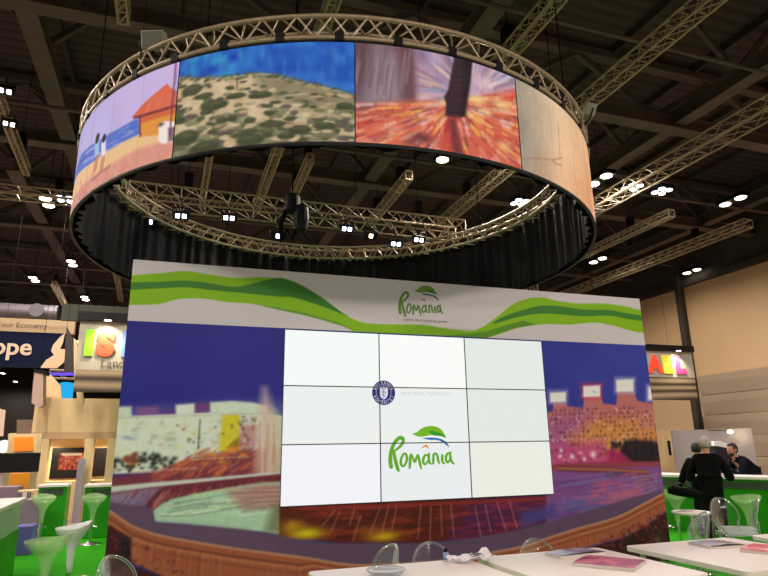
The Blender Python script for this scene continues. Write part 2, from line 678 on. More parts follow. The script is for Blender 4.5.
# header print
H = Canvas(SX0, SX1, ZH, ZT, 900, 96, wconv)
H.img[:] = (208, 202, 200)
LG, DG, MG = (132, 184, 14), (58, 124, 40), (94, 152, 24)
top_l = [(128, 276.5), (132.4, 276), (159, 274), (185.5, 271.8), (209, 275), (235.7, 278.6), (265, 278), (291, 281.5), (307.5, 289.4), (324, 300), (338.7, 311), (353, 319.6), (370, 324), (410, 325), (425, 325.5), (448.5, 329.4), (469, 331.5), (482, 327), (498, 315.6), (511, 305), (526.7, 299), (542, 298), (556.5, 301.4), (578, 304), (602.7, 304), (624.6, 307), (640, 311), (650, 313)]
bot_l = [(650, 336), (643, 333.5), (629, 331), (612, 326), (593, 323), (568.6, 325), (545, 324.5), (534, 325.5), (516, 328.6), (500.6, 333.8), (486, 338.5), (470, 345), (440, 346), (400, 345), (370, 344), (351, 331), (338.7, 324.8), (322, 319.6), (301, 314), (277, 309), (253, 304.6), (227, 302.5), (200, 299), (176.7, 300), (159, 304.6), (131, 305.5), (124, 305.5)]
H.poly(list(smooth_path(top_l, 5)) + list(smooth_path(bot_l, 5)), LG)
dark_l = [(126, 283), (131, 283), (156, 282.5), (182.6, 281.3), (206, 283.3), (232.7, 287.5), (253, 284), (277, 278.6), (291, 281.5), (307.5, 289.4), (324, 300), (338.7, 311), (348, 317), (332.5, 311), (316, 305), (293, 298), (277, 297), (247.5, 294), (212, 290.7), (185.5, 287.8), (159, 289), (131, 290.4), (126, 290.4)]
H.poly(list(smooth_path(dark_l[:13], 5)) + list(smooth_path(dark_l[13:], 5)), DG)
H.poly(list(smooth_path([(492, 323), (506, 315.6), (526.7, 309), (542, 306), (560, 306.8), (578, 309.6), (593, 310.4), (607.5, 310.4), (624.6, 313.5), (639.6, 316), (650, 318)], 5)) + list(smooth_path([(650, 323), (639.6, 321.3), (624.6, 319), (607.5, 316), (581, 316.6), (556.5, 314.6), (537, 314.2), (516, 317.6), (494, 324)], 5)), DG)
H.poly([(255, 304.9), (277, 308), (301, 312.6), (338.7, 323), (351, 330), (340, 326), (322, 320.5), (301, 315), (277, 310)], MG)
H.poly([(486, 338), (500, 333), (516, 328), (535, 325), (522, 321), (500, 327), (485, 332), (470, 334), (440, 336), (400, 335), (385, 331), (440, 345)], (88, 142, 30))
for k in range(8):      # green deepening from left to right in the print of the middle ribbon
    a0 = 395 + k * 10
    H.poly([(a0, 325), (a0 + 70, 330.5), (a0 + 60, 347), (a0, 347)], lambda U, V: (84, 132, 30), alpha=0.10) if k < 3 else None
H.mesh('header_panel', place_wall(0.03), painted('header_print'), stage, gain=np.array((1.12, 1.16, 1.30)))

# mural print
C = Canvas(SX0, SX1, 0.0, ZH, 720, 300, wconv)
G = C.conv
U, V = C.U, C.V
C.img[:] = (40, 38, 122)
t = np.clip((U - SX0) / (SX1 - SX0), 0, 1)[..., None]
C.img = (1 - t) * np.array((40, 38, 124)) + t * np.array((50, 56, 142))
n1 = vnoise(U, V, 0.5, 3)[..., None] - 0.5
C.img += n1 * 8
# left: glow above the roofs, lit sign boards, pale facade
C.poly([(112, 413), (180, 409), (284, 404), (284, 425), (112, 425)], (120, 124, 172), soft=0.24, alpha=0.8)
C.poly([(110, 407), (131.6, 406.5), (132, 418), (110, 419)], (205, 212, 190), 0.03)
C.poly([(136, 407.5), (158.5, 406.5), (159, 416), (137, 417)], (126, 82, 140), 0.04)
C.poly([(159, 410.5), (176, 410), (176, 415), (159, 415)], (92, 56, 128), 0.03)
C.poly([(175.6, 405), (194.8, 403.5), (195, 414), (176, 415)], (222, 226, 205), 0.03)
C.poly([(195, 404), (211, 402.5), (211, 413), (195, 413.5)], (112, 62, 118), 0.04)
C.poly([(210, 402.5), (232, 401), (252, 402.5), (266, 406), (267, 415), (210, 413)], (208, 218, 192), 0.03)
C.poly([(108, 418.5), (135, 416), (180, 414), (211, 412.5), (267, 414.5), (284, 416), (284, 470), (108, 474)], (216, 221, 196), 0.02)
n2 = vnoise(U, V, 0.06, 5)
n3 = vnoise(U, V, 0.02, 6)
for k in range(160):
    x, y = rng.uniform(114, 262), rng.uniform(418, 456)
    c = [(224, 228, 214), (205, 200, 140), (160, 154, 144), (218, 196, 160), (150, 160, 160), (214, 216, 190)][rng.integers(6)]
    C.spot((x, y), rng.uniform(1, 5), rng.uniform(1, 4), c, 0.5)
C.poly([(222, 415), (240, 414.5), (239, 450), (219, 452)], (216, 194, 30), 0.03, 0.9)
C.poly([(226, 448), (234, 440), (240, 436), (238, 452)], (120, 90, 20), 0.03, 0.7)
C.poly([(240, 424), (257, 426), (256, 447), (238, 449)], (184, 128, 126), 0.05, 0.85)
for k in range(26):
    C.spot((rng.uniform(238, 257), rng.uniform(416, 448)), 1.6, 1.6, [(150, 70, 70), (226, 200, 190), (80, 50, 50)][k % 3], 0.8)
for k in range(34):
    C.spot((rng.uniform(168, 236), rng.uniform(424, 448)), 1.6, 1.3, [(70, 60, 60), (230, 170, 110), (205, 190, 60)][k % 3], 0.7)
C.line((200, 420), (198, 449), 1.2, (50, 45, 50), 0.8)
C.line((108, 418.5), (267, 413.5), 0.9, (170, 170, 150), 0.8)
for k in range(3):
    C.spot((126 + k * 3, 437 + k), 6, 1.8, (140, 150, 170), 0.6)
# trees and shrubs at the foot of the facade
for k in range(70):
    x = rng.uniform(110, 178)
    C.spot((x, rng.uniform(458, 473) - 6 * math.exp(-((x - 148) / 11) ** 2)), rng.uniform(1.5, 4), rng.uniform(1.5, 3.4), (26, 28, 28), 0.85)
for k in range(20):
    C.spot((rng.uniform(124, 137), rng.uniform(454, 465)), 3, 3, [(160, 88, 44), (120, 60, 40)][k % 2], 0.8)
for k in range(40):
    C.spot((rng.uniform(112, 180), rng.uniform(464, 472)), 1.3, 1.0, (206, 200, 176), 0.8)
# maroon quay and orange spray
C.poly([(108, 477), (160, 471), (200, 456), (245, 449), (284, 452), (284, 500), (108, 500)], (122, 50, 62), 0.06, 0.95)
for k in range(240):
    x = rng.uniform(160, 284)
    y0 = 477 - (x - 150) * 0.06
    y = y0 - rng.uniform(0, 1) * min(28, 6 + (x - 160) * 0.45)
    c = [(178, 76, 60), (206, 96, 60), (224, 126, 44), (150, 56, 56), (186, 110, 90)][rng.integers(5)]
    C.path([(x, y), (x - rng.uniform(4, 11), y + rng.uniform(3, 8))], rng.uniform(0.7, 1.6), c, 0.6)
for (x, y, r) in ((214, 455, 5), (233, 450, 7), (243, 455, 5), (222, 462, 5), (205, 464, 5)):
    C.spot((x, y), r, r * .6, (232, 150, 50), 0.7)
for k in range(24):
    C.spot((192 + k * 2.4 + rng.uniform(-1, 1), 459.5 - k * .12), 1.2, .9, (236, 214, 160), 0.7)
for k in range(20):
    C.spot((156 + k * 2.2, 470.5 - k * .15), 1.0, .9, (214, 190, 180), 0.8)
# tall plume on the right of the left half
C.poly([(262, 388), (266, 388), (276, 420), (285, 452), (285, 486), (254, 486), (256, 440)], (216, 184, 166), 0.12, 0.8)
C.poly([(270, 408), (285, 420), (285, 470), (268, 470)], (206, 194, 160), 0.12, 0.7)
for k in range(26):
    x = rng.uniform(258, 284)
    C.path([(x, rng.uniform(420, 450)), (x + rng.uniform(-2, 2), rng.uniform(460, 484))], 0.9, [(220, 190, 160), (170, 100, 90)][k % 2], 0.5)
# white arc of the far basin edge
C.poly([(104, 487), (150, 482.5), (200, 478.5), (250, 474), (285, 471), (285, 473.4), (250, 477), (200, 482.4), (150, 487.5), (104, 494)], (202, 202, 184), 0.015)
# cascade below it
C.poly([(104, 493.5), (150, 487.5), (200, 482.4), (250, 477), (285, 473.4), (285, 500), (230, 505), (160, 520), (104, 520)], (112, 42, 54), 0.02)
C.poly([(104, 494), (150, 488.5), (162, 488), (140, 505), (104, 512)], (142, 124, 152), 0.06, 0.9)
for k in range(150):
    x = rng.uniform(128, 285)
    y = 489 - (x - 140) * 0.085 + rng.uniform(0, 8)
    L = rng.uniform(6, 24) * (1 if x < 220 else .6)
    c = [(176, 96, 100), (70, 24, 36), (196, 130, 124), (140, 56, 50), (60, 24, 40)][rng.integers(5)]
    C.path([(x, y), (x - L * .85, y + L)], [0.6, 1.1], c, 0.65)
C.poly([(104, 508), (130, 498), (150, 492), (146, 503), (140, 513), (104, 520)], (128, 112, 146), 0.06, 0.7)
# pool water, left and under the screens
pool_l = [(153, 511), (160, 505), (172, 499), (195, 493.5), (230, 487), (261, 482.5), (290, 481), (290, 536), (261, 531.5), (186, 524), (155, 521.5)]
C.poly(pool_l, (174, 200, 166), 0.02)
for k in range(90):
    x, y = rng.uniform(150, 276), rng.uniform(486, 530)
    L = rng.uniform(10, 46)
    c = [(206, 222, 196), (140, 176, 150), (226, 230, 210), (88, 96, 90), (196, 206, 130)][rng.integers(5)]
    P = [(x, y), (x + L * .5, y - L * .09), (x + L, y - L * .14)]
    q = [p for p in P if p[0] < 283]
    if len(q) > 1 and y < 520 - abs(x - 200) * .05 and y > 500 - (x - 150) * .12:
        C.path(q, rng.uniform(0.7, 2.4), c, 0.55)
C.poly([(226, 491), (262, 484), (284, 484), (284, 507), (244, 509)], (176, 118, 112), 0.1, 0.8)
for k in range(14):
    C.path([(rng.uniform(228, 250), 487 + k * 1.6), (280, 486 + k * 1.5)], 1, [(196, 130, 120), (150, 90, 90), (190, 170, 150)][k % 3], 0.6)
C.path(smooth_path([(160, 516), (190, 515), (222, 510), (258, 502)], 5), 1.0, (100, 104, 98), 0.6)
C.path(smooth_path([(158, 507), (190, 503), (230, 504)], 5), 0.8, (120, 130, 118), 0.5)
C.poly([(272, 505), (290, 505), (290, 537), (264, 532)], (104, 96, 66), 0.12, 0.7)
# middle strip under the screens
C.poly([(279, 505), (330, 503), (420, 500), (553, 495), (560, 520), (500, 534), (420, 543), (341, 543), (279, 536)], (92, 30, 24), 0.03)
C.poly([(470, 498), (560, 494), (570, 516), (500, 534), (450, 540)], (84, 30, 72), 0.2, 0.85)
for k in range(120):
    x, y = rng.uniform(282, 545), rng.uniform(503, 538)
    L = rng.uniform(10, 40)
    cs = [(146, 48, 34), (64, 18, 20), (168, 66, 40), (50, 16, 22)] if x < 440 else [(128, 36, 66), (70, 26, 70), (164, 50, 72), (52, 20, 48)]
    C.path([(x, y), (x + L * .5, y + rng.uniform(-2, 1)), (x + L, y - rng.uniform(0, 5))], rng.uniform(1, 3.4), cs[rng.integers(4)], 0.4)
C.spot((306, 533), 22, 7, (214, 196, 20), 0.95)
C.spot((292, 526), 14, 8, (196, 150, 24), 0.8)
C.spot((383, 536), 19, 5.5, (206, 176, 18), 0.95)
C.spot((370, 531), 20, 7, (170, 92, 22), 0.6)
C.path([(300, 508), (380, 506), (470, 502), (548, 498)], 3.5, (152, 46, 44), 0.7)
for (x0, y0, x1, y1) in ((322, 525, 334, 510), (331, 530, 339, 512), (352, 541, 360, 516), (369, 534, 379, 508), (381, 533, 388, 506), (391, 530, 396, 506), (417, 538, 420, 505), (429, 540, 430, 506), (441, 536, 440, 506), (453, 537, 450, 504), (480, 536, 474, 506), (490, 532, 484, 504), (505, 530, 496, 502), (516, 528, 508, 500), (349, 524, 354, 508)):
    C.line((x0, y0), (x1, y1), 0.8, (204, 170, 152), 0.6)
# right: three lit towers
C.poly([(540, 415), (552, 411), (552, 403), (564.5, 403), (566, 406.5), (582, 408), (583, 397), (599.5, 397), (602, 403.5), (615, 405), (616, 392), (632.5, 392), (636, 401), (668, 407), (668, 470), (540, 474)], (184, 104, 98), 0.015)
C.poly([(540, 418), (585, 412), (590, 470), (540, 472)], (160, 84, 140), 0.3, 0.75)
C.poly([(590, 422), (668, 416), (668, 455), (575, 462), (565, 440)], (206, 136, 64), 0.2, 0.85)
C.poly([(640, 408), (668, 410), (668, 430), (634, 430)], (196, 120, 104), 0.1, 0.7)
for r_ in range(11):
    y = 409 + r_ * 4.4
    for k in range(26):
        x = 546 + k * 4.5
        if rng.random() < .72 and (y < 446 or x < 606):
            yy = y + (x - 600) * -0.035
            if yy < 409 and not (616 < x < 634 or 584 < x < 600):
                continue
            C.spot((x + rng.uniform(-.9, .9), yy + rng.uniform(-.6, .6)), rng.uniform(.9, 1.7), rng.uniform(.9, 1.5), [(84, 44, 60), (60, 34, 50), (112, 60, 70)][rng.integers(3)], 0.85)
for k in range(60):
    C.spot((rng.uniform(548, 650), rng.uniform(408, 452)), 1.0, 0.9, [(240, 216, 160), (236, 180, 120), (240, 220, 220)][k % 3], 0.7)
for k in range(18):
    C.spot((548 + k * 4, 440 + rng.uniform(-1, 1)), 1.1, 1, (240, 200, 190), 0.8)
for (x0, y0, x1, y1, halo) in ((549, 392.2, 564.5, 402.5, (170, 150, 190)), (582, 385.4, 599, 397.2, (206, 50, 80)), (615.2, 379.4, 632, 392, (170, 170, 200)), (647, 387, 660, 400, (200, 190, 220))):
    C.poly([(x0 - 1.5, y0 - 1.4), (x1 + 1.5, y0 - 1.4), (x1 + 1.5, y1 + 1), (x0 - 1.5, y1 + 1)], halo, 0.09, 0.9)
    C.poly([(x0, y0 + 1), (x1, y0), (x1, y1 - .4), (x0, y1)], (240, 232, 228), 0.03)
C.line((592, 391), (594, 393), 1, (90, 130, 110), .8)
C.poly([(545, 446), (600, 440), (612, 470), (545, 472)], (192, 66, 122), 0.15, 0.8)
for k in range(50):
    C.spot((rng.uniform(548, 612), rng.uniform(444, 464)), 2, 1.4, [(220, 100, 140), (110, 36, 66), (236, 140, 150), (90, 36, 60)][k % 4], 0.65)
for (x, y, r) in ((571, 456.5, 3), (592, 454.5, 3.4), (560, 450, 2), (583, 459, 2), (559, 456, 2)):
    C.spot((x, y), r, r, (236, 214, 214), 0.95)
for k in range(60):
    x = rng.uniform(610, 664)
    C.spot((x, rng.uniform(443, 461)), rng.uniform(1.5, 3.5), rng.uniform(1.5, 4), (34, 24, 34), 0.9)
C.poly([(617, 464), (619, 447), (625, 441), (634, 439), (644, 441), (656, 442), (660, 464)], (36, 25, 36), .06, .9)
for x in (611, 624, 634, 642, 650):
    C.poly([(x - 2.6, 462), (x, 437.5 + abs(x - 630) * .05), (x + 2.6, 462)], (34, 24, 34), 0.03)
C.poly([(604, 464), (606, 451), (612, 448), (620, 452), (630, 461), (634, 466)], (184, 40, 92), 0.06, 0.8)
# far rim, curved cascade, water on the right
C.poly([(545, 464), (600, 462), (668, 461), (668, 476), (545, 476)], (146, 58, 72), 0.03)
C.poly([(545, 470), (668, 466), (668, 560), (545, 545)], (126, 74, 132), 0.04)
C.poly([(556, 465.5), (600, 467), (645, 470), (652, 480), (646, 490), (630, 479), (610, 473.5), (556, 471)], (104, 44, 60), 0.03)
C.poly([(556, 467), (610, 468.5), (648, 471), (648, 473), (610, 471), (556, 469.5)], (168, 96, 66), 0.02)
for k in range(40):
    x = rng.uniform(600, 650)
    C.path([(x, 471 + (x - 600) * .06), (x + 6, 477 + (x - 600) * .16)], .9, [(170, 90, 100), (70, 30, 50)][k % 2], .6)
for k in range(150):
    x, y = rng.uniform(548, 655), rng.uniform(474, 518)
    L = rng.uniform(8, 34)
    if x + L > 664 - max(0, y - 486) * .9:
        continue
    cs = [(156, 96, 152), (196, 92, 110), (112, 104, 156), (150, 76, 120), (90, 70, 130)] if x > 570 else [(92, 86, 146), (110, 100, 160), (120, 64, 120), (80, 60, 120)]
    C.path([(x, y), (x + L * .5, y - L * .05), (x + L, y - L * .13)], rng.uniform(1, 3), cs[rng.integers(len(cs))], 0.5)
for k in range(14):
    C.path([(630 + k, 478 + k * 1.4), (655, 474 + k * 1.2)], 1.6, [(160, 140, 170), (110, 80, 120), (150, 100, 130)][k % 3], .35)
for k in range(20):
    x = rng.uniform(585, 625)
    C.path([(x, rng.uniform(485, 505)), (x + 18, rng.uniform(483, 500))], 2.4, (190, 96, 112), .22)
C.poly([(520, 512), (553, 504), (556, 516), (520, 528)], (74, 64, 128), 0.1, 0.85)
# stone rim: flat top, then the moulded side, flowers in front of it
inner = [(104, 500), (128, 505), (146, 506), (153, 511), (155, 521.5), (186, 524), (261, 531.5), (300, 540), (341, 543), (410, 543), (458, 539.5), (520, 529), (555, 519.5), (592, 509), (629.5, 498), (668, 488)]
outer = [(672, 489), (661, 493.5), (641, 504), (615, 517), (578, 527.5), (549, 536.5), (520, 546), (470, 555.5), (440, 560), (400, 563), (350, 564), (299, 556), (238, 548), (195, 541), (158, 534), (132, 525), (111, 511), (100, 508)]
inner, outer = smooth_path(inner, 4), smooth_path(outer, 4)
C.poly(list(inner) + list(outer), (94, 68, 92), 0.02)
C.poly(list(inner)[:24] + [(300, 556), (200, 541), (130, 523)], (104, 78, 104), 0.1, 0.4)
side_lo = [(100, 545), (128, 560), (150, 570), (200, 590), (299, 606), (400, 612), (470, 600), (540, 566), (578, 548.5), (627, 534), (647, 522), (663, 511), (674, 505)]
side_lo = smooth_path(side_lo, 4)
C.poly(list(outer) + list(side_lo), (160, 84, 56), 0.02)
for (d, c, wd, al) in ((0.6, (196, 140, 104), 1.3, .8), (7, (110, 52, 40), 1.6, .7), (9.5, (190, 112, 72), 1.6, .7), (14, (120, 60, 44), 1.3, .5)):
    C.path([(p[0], p[1] + d * (1.25 if p[0] < 300 else .7)) for p in outer], wd, c, al)
for k in range(150):
    i = rng.integers(4, len(outer) - 3)
    p = outer[i]
    L = 22 if p[0] < 500 else 14
    x = p[0] + rng.uniform(-6, 6)
    C.path([(x, p[1] + 12), (x + (x - 380) * .012, p[1] + 12 + L)], rng.uniform(.6, 1.4), [(116, 56, 42), (190, 110, 72), (140, 70, 50)][k % 3], .5)
C.poly([(96, 520), (112, 526), (128, 536), (132, 566), (150, 572), (205, 592), (300, 612), (400, 630), (96, 640)], (66, 24, 30), 0.03)
C.poly([(122, 533), (131, 538), (131, 566), (120, 566)], (34, 22, 30), 0.03)
C.poly([(540, 568), (578, 550), (627, 536), (647, 524), (663, 513), (676, 506), (676, 600), (520, 600)], (50, 26, 26), 0.03)
for k in range(900):
    if k % 2:
        x, y = rng.uniform(600, 672), rng.uniform(512, 560)
        if y < 549 - (x - 578) * .45:
            continue
    else:
        x, y = rng.uniform(98, 240), rng.uniform(530, 600)
        if y < 530 + max(0, x - 120) * .55:
            continue
    c = [(112, 34, 44), (140, 44, 48), (60, 44, 28), (44, 20, 24), (160, 66, 70), (90, 28, 36)][rng.integers(6)]
    C.spot((x, y), rng.uniform(.8, 1.9), rng.uniform(.7, 1.5), c, 0.8)
C.spot((106, 500), 5, 1.7, (40, 40, 66), .9)
C.spot((656, 540), 6, 5, (120, 100, 66), .6)
# grain of the large print
C.img *= (1 + 0.05 * (vnoise(U, V, 0.03, 11) - .5))[..., None]
C.soften(1)
C.mesh('mural_print', place_wall(0.028), painted('mural_ink', 0.5), stage, gain=np.array((1.18, 1.28, 1.50)), hole=(1.2116, 4.8417, .9532, 3.0009))

# ---- logo lettering drawn with brush strokes
LOGO = [  # (points in logo pixels, widths)
    ([(163, 508), (159, 478), (161, 440), (170, 404), (186, 374), (206, 356), (222, 358), (226, 374), (214, 396), (194, 414), (174, 426)], [15, 16, 15, 14, 14, 15, 15, 13, 11, 9, 7]),
    ([(178, 424), (182, 456), (190, 492), (200, 524), (206, 529)], [9, 13, 14, 12, 5]),
    ([(228, 440), (216, 462), (214, 490), (224, 504), (238, 492), (246, 464), (240, 440), (228, 438)], [8, 10, 10, 9, 9, 10, 9, 7]),
    ([(260, 512), (262, 484), (264, 456), (268, 442), (278, 462), (286, 482), (294, 464), (302, 444), (308, 462), (314, 490), (321, 517)], [9, 11, 11, 8, 8, 9, 9, 8, 10, 11, 6]),
    ([(356, 448), (342, 446), (332, 464), (332, 486), (344, 493), (358, 472)], [8, 9, 10, 10, 8, 7]),
    ([(361, 438), (360, 462), (364, 484), (373, 492)], [9, 10, 10, 6]),
    ([(384, 490), (384, 466), (386, 442), (398, 438), (406, 452), (409, 474), (416, 490)], [9, 10, 9, 9, 10, 10, 6]),
    ([(431, 446), (430, 466), (434, 484), (442, 490)], [9, 10, 9, 6]),
    ([(472, 436), (458, 438), (450, 456), (452, 478), (463, 482), (474, 458)], [8, 9, 10, 9, 8, 7]),
    ([(474, 430), (472, 442), (474, 460), (480, 480), (493, 492)], [7, 9, 10, 10, 6]),
]
LEAF = [(272, 334), (296, 326), (316, 310), (340, 298), (368, 293), (396, 296), (418, 306), (434, 322), (451, 354), (430, 348), (404, 344), (376, 340), (346, 346), (318, 350), (296, 346)]
LEAFD = [(360, 318), (392, 322), (420, 330), (440, 342), (451, 354), (430, 348), (404, 344), (376, 340)]
SWOOSH = [(322, 358), (352, 354), (384, 354), (414, 358), (440, 368), (456, 382), (467, 403), (455, 396), (440, 384), (420, 372), (396, 366), (366, 366)]
HAT = [(323, 412), (331, 398), (344, 391), (354, 396), (361, 412), (351, 407), (343, 402), (334, 406)]


def strokes(items, to, y, k):
    mb = MB()
    for pts, ws in items:
        P = smooth_path([(*p, w_) for p, w_ in zip(pts, ws)], 5)
        prev = None
        for i in range(len(P)):
            a, b = P[max(i - 1, 0)], P[min(i + 1, len(P) - 1)]
            d = np.array((b[0] - a[0], b[1] - a[1]))
            d = d / max(np.hypot(*d), 1e-9)
            nrm = np.array((-d[1], d[0])) * P[i][2] * k / 2
            l, r = to(P[i][0] + nrm[0], P[i][1] + nrm[1]), to(P[i][0] - nrm[0], P[i][1] - nrm[1])
            cur = (mb.bm.verts.new((l[0], y, l[1])), mb.bm.verts.new((r[0], y, r[1])))
            if prev:
                mb.bm.faces.new((prev[0], prev[1], cur[1], cur[0]))
            prev = cur
            if i in (0, len(P) - 1):
                ring = [to(P[i][0] + math.cos(t_) * P[i][2] * k / 2, P[i][1] + math.sin(t_) * P[i][2] * k / 2) for t_ in np.linspace(0, 2 * math.pi, 11)[:-1]]
                mb.bm.faces.new([mb.bm.verts.new((q[0], y - 0.0004, q[1])) for q in ring])
    return mb


def flat(pts, to, y):
    mb = MB()
    vs_ = []
    for p in smooth_path(pts + [pts[0]], 3)[:-1]:
        q = to(p[0], p[1])
        vs_.append(mb.bm.verts.new((q[0], y, q[1])))
    mb.bm.faces.new(vs_)
    bmesh.ops.triangulate(mb.bm, faces=mb.bm.faces)
    return mb


def logo(parent, to, y, mk):
    strokes(LOGO, to, y, 1.38).build('logo_lettering', mk('letter_green', (104, 172, 44)), parent, recalc=False)
    flat(LEAF, to, y).build('logo_leaf', mk('leaf_green', (122, 184, 42)), parent, recalc=False)
    flat(LEAFD, to, y - 0.001).build('logo_leaf', mk('leaf_dark_green', (62, 150, 50)), parent, recalc=False)
    flat(SWOOSH, to, y).build('logo_swoosh', mk('swoosh_blue', (44, 116, 178)), parent, recalc=False)
    flat(HAT, to, y).build('logo_hat', mk('hat_orange', (232, 146, 70)), parent, recalc=False)


# header logo: the same artwork, smaller
ha, hb = wconv(398.5, 313.5), wconv(442, 314.5)
hs = (hb[0] - ha[0]) / (493 - 156)


def to_header(lx, ly):
    return ha[0] + (lx - 156) * hs, ha[1] + (508 - ly) * hs * 1.0


logo(stage, to_header, SY - 0.034, lambda n, c: mat('print_' + n, tuple(int(v * .82) for v in c), .5))
tg = wconv(402, 319.5)
text_mesh('tagline', 'explore the Carpathian garden', 0.052, mat('tagline_grey', (120, 116, 108), .6), stage, facing(tg[0], SY - 0.033, tg[1] - 0.02))

# ------------------------------------------------------------------ video wall
S18 = 1.17971
VX0, VZ0 = 1.02703 * S18, EYE - 0.548277 * S18
VW, VH = 1.0257 * S18, 0.5786 * S18
vw = empty('video_wall', (VX0 + 1.5 * VW, SY - 0.03, VZ0), 'bright white video wall of nine screens showing a green logo, set in the mural', 'video wall')
vw['kind'] = 'thing'
bez = mat('screen_bezel', (70, 70, 74), .4, 0, .1, 20)
lev = [[(246, 247, 246), (252, 251, 252), (236, 238, 242)], [(240, 244, 242), (250, 251, 252), (232, 236, 230)], [(250, 251, 255), (254, 255, 254), (236, 238, 232)]]
lev = [[(246, 246, 252), (238, 240, 242), (238, 240, 228)], [(240, 243, 240), (240, 243, 240), (232, 236, 230)], [(250, 254, 251), (253, 255, 252), (233, 237, 233)]]
for j in range(3):
    for i in range(3):
        x, z = VX0 + (i + .5) * VW, VZ0 + (j + .5) * VH
        b = MB()
        b.box((x, SY - 0.012, z), (VW - 0.002, 0.05, VH - 0.002))
        e = 0.0055
        for sx in (-1, 1):
            b.box((x + sx * (VW / 2 - e / 2 - .001), SY - 0.040, z), (e, 0.007, VH - 0.002))
            b.box((x, SY - 0.040, z + sx * (VH / 2 - e / 2 - .001)), (VW - 2 * e - .002, 0.007, e))
        p = b.build('display_panel', bez, vw)
        m = glow('screen_white', lev[j][i], 0.97)
        s = MB()
        s.box((x, SY - 0.0382, z), (VW - 2 * e - .002, 0.0015, VH - 2 * e - .002))
        s.build('screen', m, p)


def to_screen(lx, ly):
    p = atY(360 + lx / 5.236, 370 + ly / 5.236, SY - 0.040)
    return p.x, p.z


logo(vw, to_screen, SY - 0.0402, lambda n, c: glow('lit_' + n, c, 0.95))
# round blue crest with a shield
cx, cz = to_screen(124, 119)
cr_ = abs(to_screen(184, 119)[0] - cx)
blue = glow('lit_crest_blue', (64, 54, 118), .95)
pale = glow('lit_crest_white', (226, 228, 240), .95)
grey = glow('lit_crest_grey', (150, 150, 176), .95)


def disc(r, y, n=48):
    mb = MB()
    mb.bm.faces.new([mb.bm.verts.new((cx + r * math.cos(a), y, cz + r * math.sin(a))) for a in np.linspace(0, 2 * math.pi, n + 1)[:-1]])
    return mb


disc(cr_, SY - 0.0402).build('crest_disc', blue, vw, recalc=False)
mb = MB()
for k in range(60):
    a, b = 2 * math.pi * k / 60, 2 * math.pi * (k + .55) / 60
    q = [(cr_ * .63 * math.cos(a), cr_ * .63 * math.sin(a)), (cr_ * .67 * math.cos(a), cr_ * .67 * math.sin(a)), (cr_ * .67 * math.cos(b), cr_ * .67 * math.sin(b)), (cr_ * .63 * math.cos(b), cr_ * .63 * math.sin(b))]
    mb.bm.faces.new([mb.bm.verts.new((cx + p[0], SY - 0.0408, cz + p[1])) for p in q])
mb.build('crest_ring', pale, vw, recalc=False)
sh = [(-.36, .5), (-.12, .46), (0, .54), (.12, .46), (.36, .5), (.36, -.1), (.26, -.36), (0, -.56), (-.26, -.36), (-.36, -.1)]
mb = MB()
mb.bm.faces.new([mb.bm.verts.new((cx + p[0] * cr_, SY - 0.0408, cz + p[1] * cr_)) for p in sh])
mb.build('crest_shield', pale, vw, recalc=False)
mb = MB()
for (a, b) in (((-.2, .3), (-.05, .3)), ((.05, .3), (.2, .3)), ((-.18, .12), (.02, -.1)), ((.02, .12), (.2, -.08)), ((-.16, -.18), (.14, -.3)), ((-.05, .42), (0, -.42))):
    d = Vector((b[0] - a[0], 0, b[1] - a[1]))
    n_ = Vector((-d.z, 0, d.x)).normalized() * .045
    q = [Vector((a[0], 0, a[1])) + n_, Vector((b[0], 0, b[1])) + n_, Vector((b[0], 0, b[1])) - n_, Vector((a[0], 0, a[1])) - n_]
    mb.bm.faces.new([mb.bm.verts.new((cx + p.x * cr_, SY - 0.0412, cz + p.z * cr_)) for p in q])
mb.build('crest_charge', grey, vw, recalc=False)
for word, a0, sgn in (('GUVERNUL', 90, -1), ('ROMÂNIEI', -90, 1)):
    for k, ch in enumerate(word):
        a = math.radians(a0 + sgn * (k - (len(word) - 1) / 2) * 19)
        rr = cr_ * .82
        mx = Matrix.Translation((cx + rr * math.cos(a), SY - 0.0408, cz + rr * math.sin(a))) @ Matrix.Rotation(math.pi / 2, 4, 'X') @ Matrix.Rotation(a - math.pi / 2 + (0 if sgn < 0 else math.pi), 4, 'Z') @ Matrix.Translation((0, -cr_ * .1, 0))
        text_mesh('crest_letter', ch, cr_ * .3, pale, vw, mx, align='CENTER')
tx, tz = to_screen(214, 131)
tx2, _ = to_screen(505, 131)
o = text_mesh('ministry_lettering', 'MINISTERUL TURISMULUI', (tx2 - tx) / 12.6, glow('lit_text_grey', (206, 208, 208), .95), vw, facing(tx, SY - 0.0402, tz))

# ------------------------------------------------------------------ hanging ring of LED screens
RX, RY, RR, RZ0, RZ1 = 2.2995, 8.6145, 3.7624, 4.40, 5.497


def rconv(px, py):
    v = ray(px, py)
    a = v.x ** 2 + v.y ** 2
    b = -2 * (v.x * RX + v.y * RY)
    c = RX ** 2 + RY ** 2 - RR ** 2
    D = max(b * b - 4 * a * c, 0)
    t_ = (-b - math.sqrt(D)) / 2 / a
    az = math.atan2(v.y * t_ - RY, v.x * t_ - RX)
    return az * RR, v.z * t_ + EYE


def place_ring(r):
    return lambda U, V: (RX + r * np.cos(U / RR), RY + r * np.sin(U / RR), V)


ring = empty('led_screen_ring', (RX, RY, RZ0), 'huge hanging ring of curved picture screens above the stand', 'screen')
pm = painted('led_picture', 0.5, emit=0.92)
A0, A1, A2, A3, A4 = [math.radians(a) * RR for a in (-178, -131.37, -102.97, -74.62, -32)]

